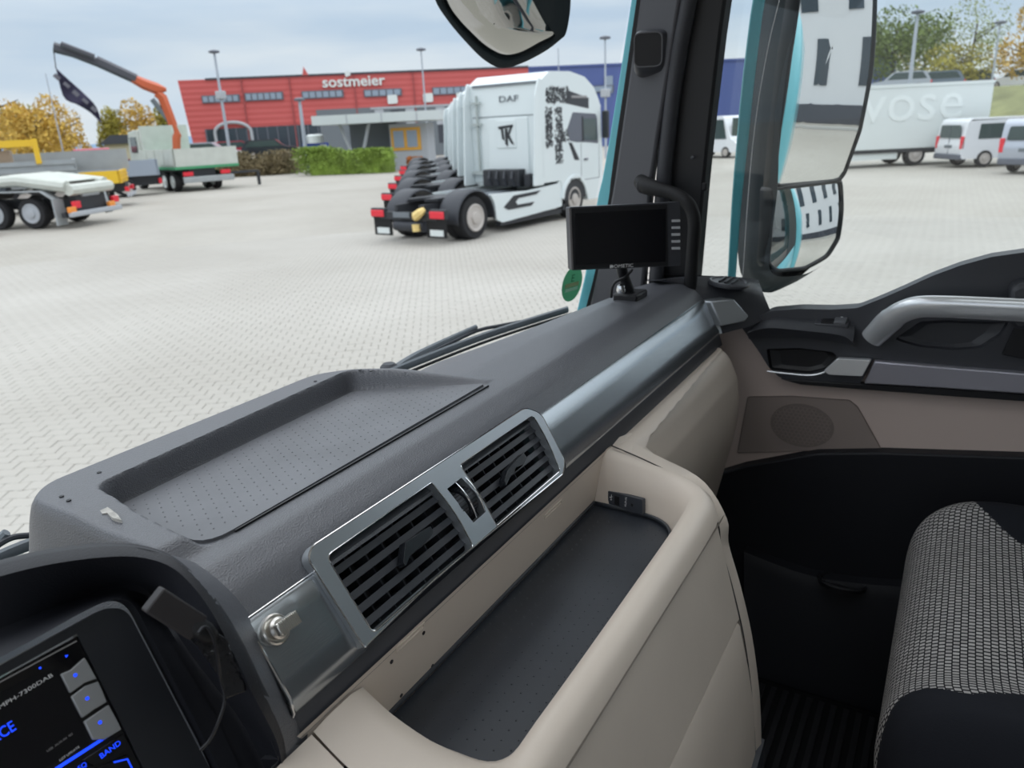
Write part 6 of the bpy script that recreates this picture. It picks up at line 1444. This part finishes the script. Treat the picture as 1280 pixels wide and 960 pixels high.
# ---------------- left: trees, hills
trs = [((0, 175), 6.4, 86, 7.0, M_LY, 'golden tree at the left edge of the view'), ((48, 175), 3.9, 67, 4.1, M_LY, 'golden tree behind the hanging flag'), ((82, 175), 3.9, 77, 4.6, M_LY, 'golden tree right of the flag tree, lower'), ((142, 175), 3.3, 82, 2.4, M_LYG, 'narrow olive tree standing alone left of the crane boom'), ((183, 175), 3.9, 82, 5.0, M_LY, 'wide golden tree left of the crane column'), ((208, 172), 3.0, 75, 1.8, M_LYG, 'small olive tree behind the crane column'), ((30, 175), 5.0, 98, 6.0, M_LYG, 'yellow green tree between the two golden ones')]
for (px, _), hh, dist, wd, m_, lb_ in trs:
    tree(far_pt(px, dist, 0), hh+2.6, wd*1.15, m_, lb_, 'autumn trees behind the left lorries', 4200, .125, .0 if hh > 0 else .2, 16)
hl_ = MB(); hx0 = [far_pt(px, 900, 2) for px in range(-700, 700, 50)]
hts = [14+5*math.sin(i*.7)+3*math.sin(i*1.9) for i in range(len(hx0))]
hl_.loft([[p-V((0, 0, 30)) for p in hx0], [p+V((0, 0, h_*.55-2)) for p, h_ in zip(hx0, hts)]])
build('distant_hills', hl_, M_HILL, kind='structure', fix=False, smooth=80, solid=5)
# ---------------- lorries on the left
def lorry_root(name, label, px, py, ang): 
    p = at(px, py, Z=0); return thing(name, label, 'lorry', (p.x, p.y, 0), ang)
# 1 hooklift lorry with white frame, rear towards the right
hk_a = math.radians(95)   # heading of the lorry (forward direction away from camera to the left)
q1 = at(78, 285, Z=0)
hk = thing('hooklift_lorry', 'white hooklift chassis lorry with aluminium mudguards at the left edge', 'lorry', (q1.x, q1.y, 0), math.radians(112))
# local: x forward (to the left in the picture), y left => away ; right side y=0?
for x in (.95, 2.3, 6.3):
    lwheel(hk, x, -.1, .5, .34, M_LIGHTGREY); lwheel(hk, x, -2.1, .5, .34, M_LIGHTGREY)
loc_build('chassis', MB().box((-.4, -1.4, .6), (8, -1.3, .9)).box((-.4, -.6, .6), (8, -.5, .9)).box((-.5, -2.2, .35), (-.35, .35, .50)), M_CHASSIS, hk, smooth=0)
loc_build('rear_bumper', MB().box((-.75, -2.25, .36), (-.60, .35, .52)), M_LIGHTGREY, hk, bevel=.03)
loc_build('rear_cross_panel', MB().box((-.55, -1.7, .5), (-.3, -.2, 1.25)), M_CHASSIS, hk, smooth=0)
loc_build('winch_cover', MB().box((-.62, -1.4, .95), (-.5, -.5, 1.2)), M_LIGHTGREY, hk, bevel=.04)
for y in (.05, -1.95):
    loc_build('tail_lamp', MB().box((-.70, y-.28, .62), (-.56, y+.02, .84)), M_LAMPR, hk, bevel=.02); loc_build('tail_lamp', MB().box((-.72, y-.10+.10, .50), (-.60, y+.32, .68)), M_LAMPO, hk, bevel=.02)
for y0 in (-.05, -2.4):
    pr = [(-.15, .25), (-.02, .95), (.35, 1.20), (2.7, 1.22), (3.1, 1.0)]
    loc_build('mudguard', MB().loft([[V((x, y0-.1, z)) for x, z in pr], [V((x, y0+.28, z)) for x, z in pr]]), M_ALU, hk, solid=.04, fix=False)
loc_build('mudflap', MB().box((-.22, -.05, .12), (-.16, .42, .95)), M_ALU, hk, smooth=0)
arm = MB(); arm.tube([V((-.5, .0, 1.3)), V((1.2, .0, 1.55)), V((4, .0, 1.45)), V((6, .0, 1.5))], [.20, .18, .14, .12], 8); arm.tube([V((-.5, -1.9, 1.3)), V((1.2, -1.9, 1.55)), V((4, -1.9, 1.45)), V((6, -1.9, 1.5))], [.20, .18, .14, .12], 8)
arm.tube([V((-.6, .1, 1.2)), V((-.6, -2.0, 1.2))], .18, 8); loc_build('lift_frame', arm, M_OFFWHITE, hk)
loc_build('lift_plate', MB().poly([(-.3, 1.45), (1.5, 1.75), (3.6, 1.55), (5.5, 1.62), (5.5, 1.5), (2, 1.35)], -1.9, .0, SIDE(0)), M_OFFWHITE, hk, bevel=.03)
loc_build('hydraulic_ram', MB().tube([V((1.8, -.2, 1.25)), V((4.5, -.4, 1.5))], .13, 10), M_GREYCLAD, hk)
# 2 grey side body behind it with yellow header frame
q2 = at(106, 262, Z=0)
tp_ = thing('tipper_body', 'tipper lorry with grey ribbed aluminium side and tall yellow headboard at the far left', 'lorry', (q2.x, q2.y, 0), math.radians(150))
Tp = vplane((q2.x, q2.y), math.radians(150)); 
rb_ = MB()
zt2 = 2.05; zb2 = 1.0
loc_build('side_board', MB().box((0, -.02, zb2), (6.2, .05, zt2)), M_ALU, tp_, smooth=0)
for i in range(4): rb_.box((0, -.06, zb2+.1+i*.28), (9, .08, zb2+.2+i*.28))
for i in range(4): loc_build('side_rib', MB().box((0, .0, zb2+.1+i*.26), (6.2, .12, zb2+.17+i*.26)), M_ALU, tp_, smooth=0)
loc_build('tailboard', MB().box((-.05, -2.4, zb2), (.05, .05, zt2)), M_ALU, tp_, smooth=0)
loc_build('headboard', MB().box((1.2, -.05, 2.62), (6.2, .1, 2.88)).box((1.15, -.1, 1.9), (1.35, .12, 2.92)), M_YEL, tp_, smooth=0)
loc_build('load', MB().box((2.2, -2.2, 1.5), (6, -.1, 2.5)), mat('brown_load', (.33, .25, .18), .9), tp_, smooth=0)
for x in (2.0, 3.4): lwheel(tp_, x, -.2, .5, .34)
# 3 yellow dropside lorry
q3 = at(157, 258, Z=0)
yl = thing('yellow_dropside_lorry', 'yellow dropside lorry with an aluminium headboard behind the hooklift lorry', 'lorry', (q3.x, q3.y, 0), math.radians(140))
loc_build('drop_side', MB().box((0, -.03, .98), (5.6, .05, 1.50)), M_YEL, yl, smooth=0)
loc_build('tail_board', MB().box((-.05, -2.4, .98), (.05, .05, 1.50)), M_YEL, yl, smooth=0)
for z in (1.12, 1.28, 1.42): loc_build('board_rib', MB().box((-.08, -2.4, z), (.0, .08, z+.05)), M_YEL, yl, smooth=0)
loc_build('far_side_board', MB().box((-.2, -2.42, 1.50), (4.6, -2.32, 2.35)), M_ALU, yl, smooth=0)
loc_build('stake', MB().box((5.3, -.10, .98), (5.6, .12, 2.35)), M_YEL, yl, smooth=0); loc_build('stake', MB().box((4.6, -2.45, .98), (4.8, -2.25, 2.40)), M_YEL, yl, smooth=0)
loc_build('chassis', MB().box((-.1, -1.7, .6), (6, -.6, .98)), M_CHASSIS, yl, smooth=0)
loc_build('rear_bumper', MB().box((-.3, -2.3, .40), (-.15, .0, .52)), M_LIGHTGREY, yl, smooth=0)
loc_build('tail_lamp', MB().box((-.25, -.5, .62), (-.1, -.1, .8)), M_LAMPR, yl, smooth=0); loc_build('tail_lamp', MB().box((-.25, -2.3, .62), (-.1, -1.9, .8)), M_LAMPR, yl, smooth=0)
for x in (1.1, 2.3): lwheel(yl, x, -.2, .5, .34); lwheel(yl, x, -2.2, .5, .34)
# 4 grey dropside trailer
q4 = at(203, 243, Z=0)
gy = thing('grey_dropside_trailer', 'grey dropside trailer between the yellow lorry and the crane lorry', 'trailer', (q4.x, q4.y, 0), math.radians(152))
loc_build('drop_side', MB().box((0, -.03, .98), (6.6, .05, 1.75)), mat('blue_grey_sideboard', (.30, .34, .40), .5), gy, smooth=0)
loc_build('tail_board', MB().box((-.05, -2.4, .98), (.05, .05, 1.75)), bpy.data.materials['blue_grey_sideboard'], gy, smooth=0)
loc_build('chassis', MB().box((-.1, -1.9, .5), (6.4, -.5, .98)), M_CHASSIS, gy, smooth=0)
loc_build('tail_lamp', MB().box((-.15, -.7, .55), (-.0, -.3, .8)), M_LAMPR, gy, smooth=0)
for x in (1.6, 2.8): lwheel(gy, x, -.2, .45, .34); lwheel(gy, x, -2.2, .45, .34)
# 5 white crane lorry
q5 = at(232, 240, Z=0)
cr = thing('crane_lorry', 'white dropside lorry with an orange and black loading crane raised over it', 'lorry', (q5.x, q5.y, 0), math.radians(72))
LP = Pl(q5, V((-q5.y, q5.x, 0)).normalized()*-1, (0, 0, 1))      # vertical plane facing the viewer through the lorry
Wc = 2.5
loc_build('rear_board', MB().box((0, -Wc-.6, 1.28), (.08, .3, 2.18)), M_OFFWHITE, cr, smooth=0)
loc_build('side_board', MB().box((0, .22, 1.28), (5.6, .30, 2.18)), M_OFFWHITE, cr, smooth=0)
for i in range(4): loc_build('side_panel', MB().box((.1+i*1.38, .29, 1.36), (1.36+i*1.38, .33, 2.12)), M_OFFWHITE, cr, smooth=0)
loc_build('green_bed_edge', MB().box((-.03, -Wc-.6, 1.14), (5.6, .34, 1.28)), mat('green_bed_paint', (.06, .30, .14), .5), cr, smooth=0)
loc_build('head_board', MB().box((4.6, -2.3, 1.3), (4.8, .3, 3.45)), M_OFFWHITE, cr, smooth=0)
loc_build('cab', MB().poly(rnd([(5.9, .7), (5.9, 3.3), (7.6, 3.2), (7.9, 2.2), (7.95, .7)], .1), -2.3, .1, SIDE(0)), M_OFFWHITE, cr, bevel=.05)
loc_build('cab_window', MB().box((6.2, .11, 2.05), (7.3, .15, 2.9)), M_CARGLASS, cr, smooth=0)
loc_build('chassis', MB().box((.1, -1.8, .55), (7.5, -.4, 1.14)), M_CHASSIS, cr, smooth=0)
loc_build('rear_bumper', MB().box((-.4, -2.6, .45), (-.25, .1, .75)), M_ALU, cr, bevel=.03)
loc_build('tail_lamp', MB().box((-.2, -.5, .80), (-.05, .0, 1.0)), M_LAMPR, cr, smooth=0); loc_build('tail_lamp', MB().box((-.2, -2.5, .80), (-.05, -2.0, 1.0)), M_LAMPR, cr, smooth=0)
for x in (1.0, 2.25, 6.6): lwheel(cr, x, .05, .5, .34, M_BOXW); lwheel(cr, x, -2.1, .5, .34, M_BOXW)
loc_build('outrigger', MB().box((-.1, -4.1, .75), (.05, -2.4, .87)).box((-.08, -4.2, .05), (.03, -4.05, .85)), M_CHASSIS, cr, smooth=0)
cb_ = V((q5.x, q5.y, 0))+V((math.cos(math.radians(72)), math.sin(math.radians(72)), 0))*5.3
KP = Pl(cb_, V((-cb_.y, cb_.x, 0)).normalized()*-1, (0, 0, 1))
c3 = lambda px, py: KP.at(px, py)
build('crane_column', MB().tube([c3(219, 190), c3(219, 172), c3(221, 166)], [.34, .32, .28], 10), M_PALM, cr)
build('main_boom', MB().tube([c3(222, 172), c3(213, 148), c3(203, 122), c3(196, 116)], [.25, .27, .28, .26], 6), M_PALM, cr)
build('second_boom', MB().tube([c3(208, 112), c3(196, 111), c3(180, 105), c3(166, 98)], [.10, .32, .30, .24], 6), M_PALM, cr)
build('telescopic_boom', MB().tube([c3(170, 99), c3(120, 76)], [.27, .28], 6), M_CRANEG, cr)
build('telescopic_boom', MB().tube([c3(124, 79), c3(92, 66), c3(67, 59)], [.23, .25, .27], 6), M_CRANEG, cr)
build('boom_side_stripe', MB().tube([KP.at(118, 71, .45), KP.at(76, 55, .45)], .14, 6), M_CRANEG, cr)
build('hydraulic_ram', MB().tube([c3(212, 152), c3(190, 124)], .14, 8), M_GREYCLAD, cr)
build('white_cylinder', MB().tube([c3(214, 176), c3(213, 160)], .26, 10), M_BOXW, cr)
build('hoist_cable', MB().tube([c3(67, 62), c3(70, 86)], .03, 5), M_CRANEG, cr)
# flag
FP = KP
fg = [(70, 85), (84, 98), (104, 115), (119, 132), (127, 153), (112, 138), (97, 130), (79, 122)]
f3 = [c3(*p_) for p_ in fg]; fl_ = MB()
La = catmull([c3(70, 85), c3(84, 98), c3(104, 116), c3(120, 133), c3(127, 154)], 14); Lb = catmull([c3(71, 87), c3(79, 121), c3(97, 131), c3(112, 140), c3(127, 154)], 14)
rows = []
for t_ in np.linspace(0, 1, 6): rows.append([a.lerp(b, t_)+FP.w*.25*math.sin(i*.9+t_*2) for i, (a, b) in enumerate(zip(La, Lb))])
fo_ = build('hanging_flag', MB().loft(rows), M_FLAG, fix=False, solid=.02, label='dark purple flag hanging from the tip of the crane boom', cat='flag', smooth=80)
fq = thing if False else None
tx = MB(); d_ = (c3(113, 130)-c3(84, 105)); 
WM[fo_.name] = fo_.matrix_world.copy() if False else WM[fo_.name]
mx_ = frame(c3(96, 118)+FP.w*(-.32 if FP.w.dot(CAM-c3(96, 118)) < 0 else .32), d_, FP.w if FP.w.dot(CAM-c3(96, 118)) > 0 else -FP.w)
mkk = MB()
for k in range(5):
    mkk.box((-1.3+k*.55, -.10+.04*(k % 2), 0), (-.98+k*.55, .12, .03), mx_)
build('faded_print', mkk, mat('dim_flag_print', (.15, .145, .17), .8), fo_, smooth=0)
# vehicles far behind on the left
q6 = far_pt(67, 52); tl_ = thing('covered_trailer', 'trailer with a teal tarpaulin behind the grey tipper side', 'trailer', q6, math.radians(150))
loc_build('tarpaulin', MB().poly([(-2.4, 1.2), (2.2, 1.2), (2.2, 1.75), (1.4, 1.95), (-1.9, 1.85)], -1.2, 1.2, SIDE(0)), M_TARP, tl_, bevel=.08); loc_build('bed', MB().box((-2.4, -1.2, .6), (2.3, 1.2, 1.2)), M_CHASSIS, tl_, smooth=0)
q7 = far_pt(112, 56); car('red_van', 'red and white van behind the yellow lorry', 'van', q7, math.radians(60), 5, 1.9, 2.4, mat('wine_red_paint', (.40, .04, .08), .3, coat=.3), style='van')
q8 = far_pt(140, 60); car('parked_car', 'dark red car low between the lorries, left of the white cab', 'car', q8, math.radians(50), 4.4, 1.8, 1.6, bpy.data.materials['dark_red_car'])
q9 = far_pt(172, 72); hs = thing('site_hut', 'small beige building with a dark roof behind the crane lorry', 'building', q9, Fang)
loc_build('walls', MB().box((-2.6, 0, 0), (2.6, 3, 2.6)), mat('cream_wall', (.55, .50, .38), .7), hs, smooth=0); loc_build('roof', MB().poly([(-2.9, 2.6), (2.9, 2.6), (1.9, 3.3), (-1.9, 3.3)], -.3, 3.3, SIDE(0)), M_PLINTH, hs, smooth=0)
for x in (-1.9, -.4, 1.2): loc_build('window', MB().box((x, -.05, .9), (x+.8, .02, 2.2)), M_WINDOW, hs, smooth=0)
q0_ = at(2, 293, Z=0); pu_ = thing('pickup_tail', 'rear corner of a lorry with a red lamp at the extreme left edge', 'lorry', (q0_.x-.3, q0_.y, 0), math.radians(148))
loc_build('tail_frame', MB().box((0, -.6, .35), (3, .6, .55)), M_GREYCLAD, pu_, smooth=0); loc_build('tail_lamp', MB().box((-.05, -.5, .38), (.05, .5, .50)), M_LAMPR, pu_, smooth=0); lwheel(pu_, 1.6, .3, .45, .3)
# ---------------- white building behind (seen in the side mirror)
wb = thing('white_office_building', 'white rendered building with dark windows seen in the side mirror', 'building', (36, -17, 0), math.radians(-177))
loc_build('walls', MB().box((0, 0, .9), (44, 14, 13)), M_WALLW, wb, smooth=0); loc_build('plinth', MB().box((-.02, -.06, 0), (44, 14, 1.0)), M_PLINTH, wb, smooth=0)
for i in range(12):
    for z0, z1 in ((2.0, 4.4), (5.8, 9.4)):
        w_ = loc_build('window', MB().box((1.0+i*3.5+(.9 if z0 > 5 else 0), -.06, z0), (1.95+i*3.5+(1.2 if z0 > 5 else 0), .02, z1)), M_WINDOW, wb, smooth=0)
loc_build('kerb', MB().box((-.5, -2.2, 0), (40, -2.0, .12)), M_CONC, wb, smooth=0)
# own body side seen in the mirror: rear of the cab and load body
ob_ = MB().loft([[V((1.80, y, z)) for y in (-.76, -7.0)] for z in (.9, 1.5, 2.2, 3.1)]); build('outer_side_panel', ob_, M_TEAL, None, kind='structure', solid=.01, fix=False).name = 'trim_4'
# ---------------- purge helper-only datablocks
bpy.context.view_layer.update()
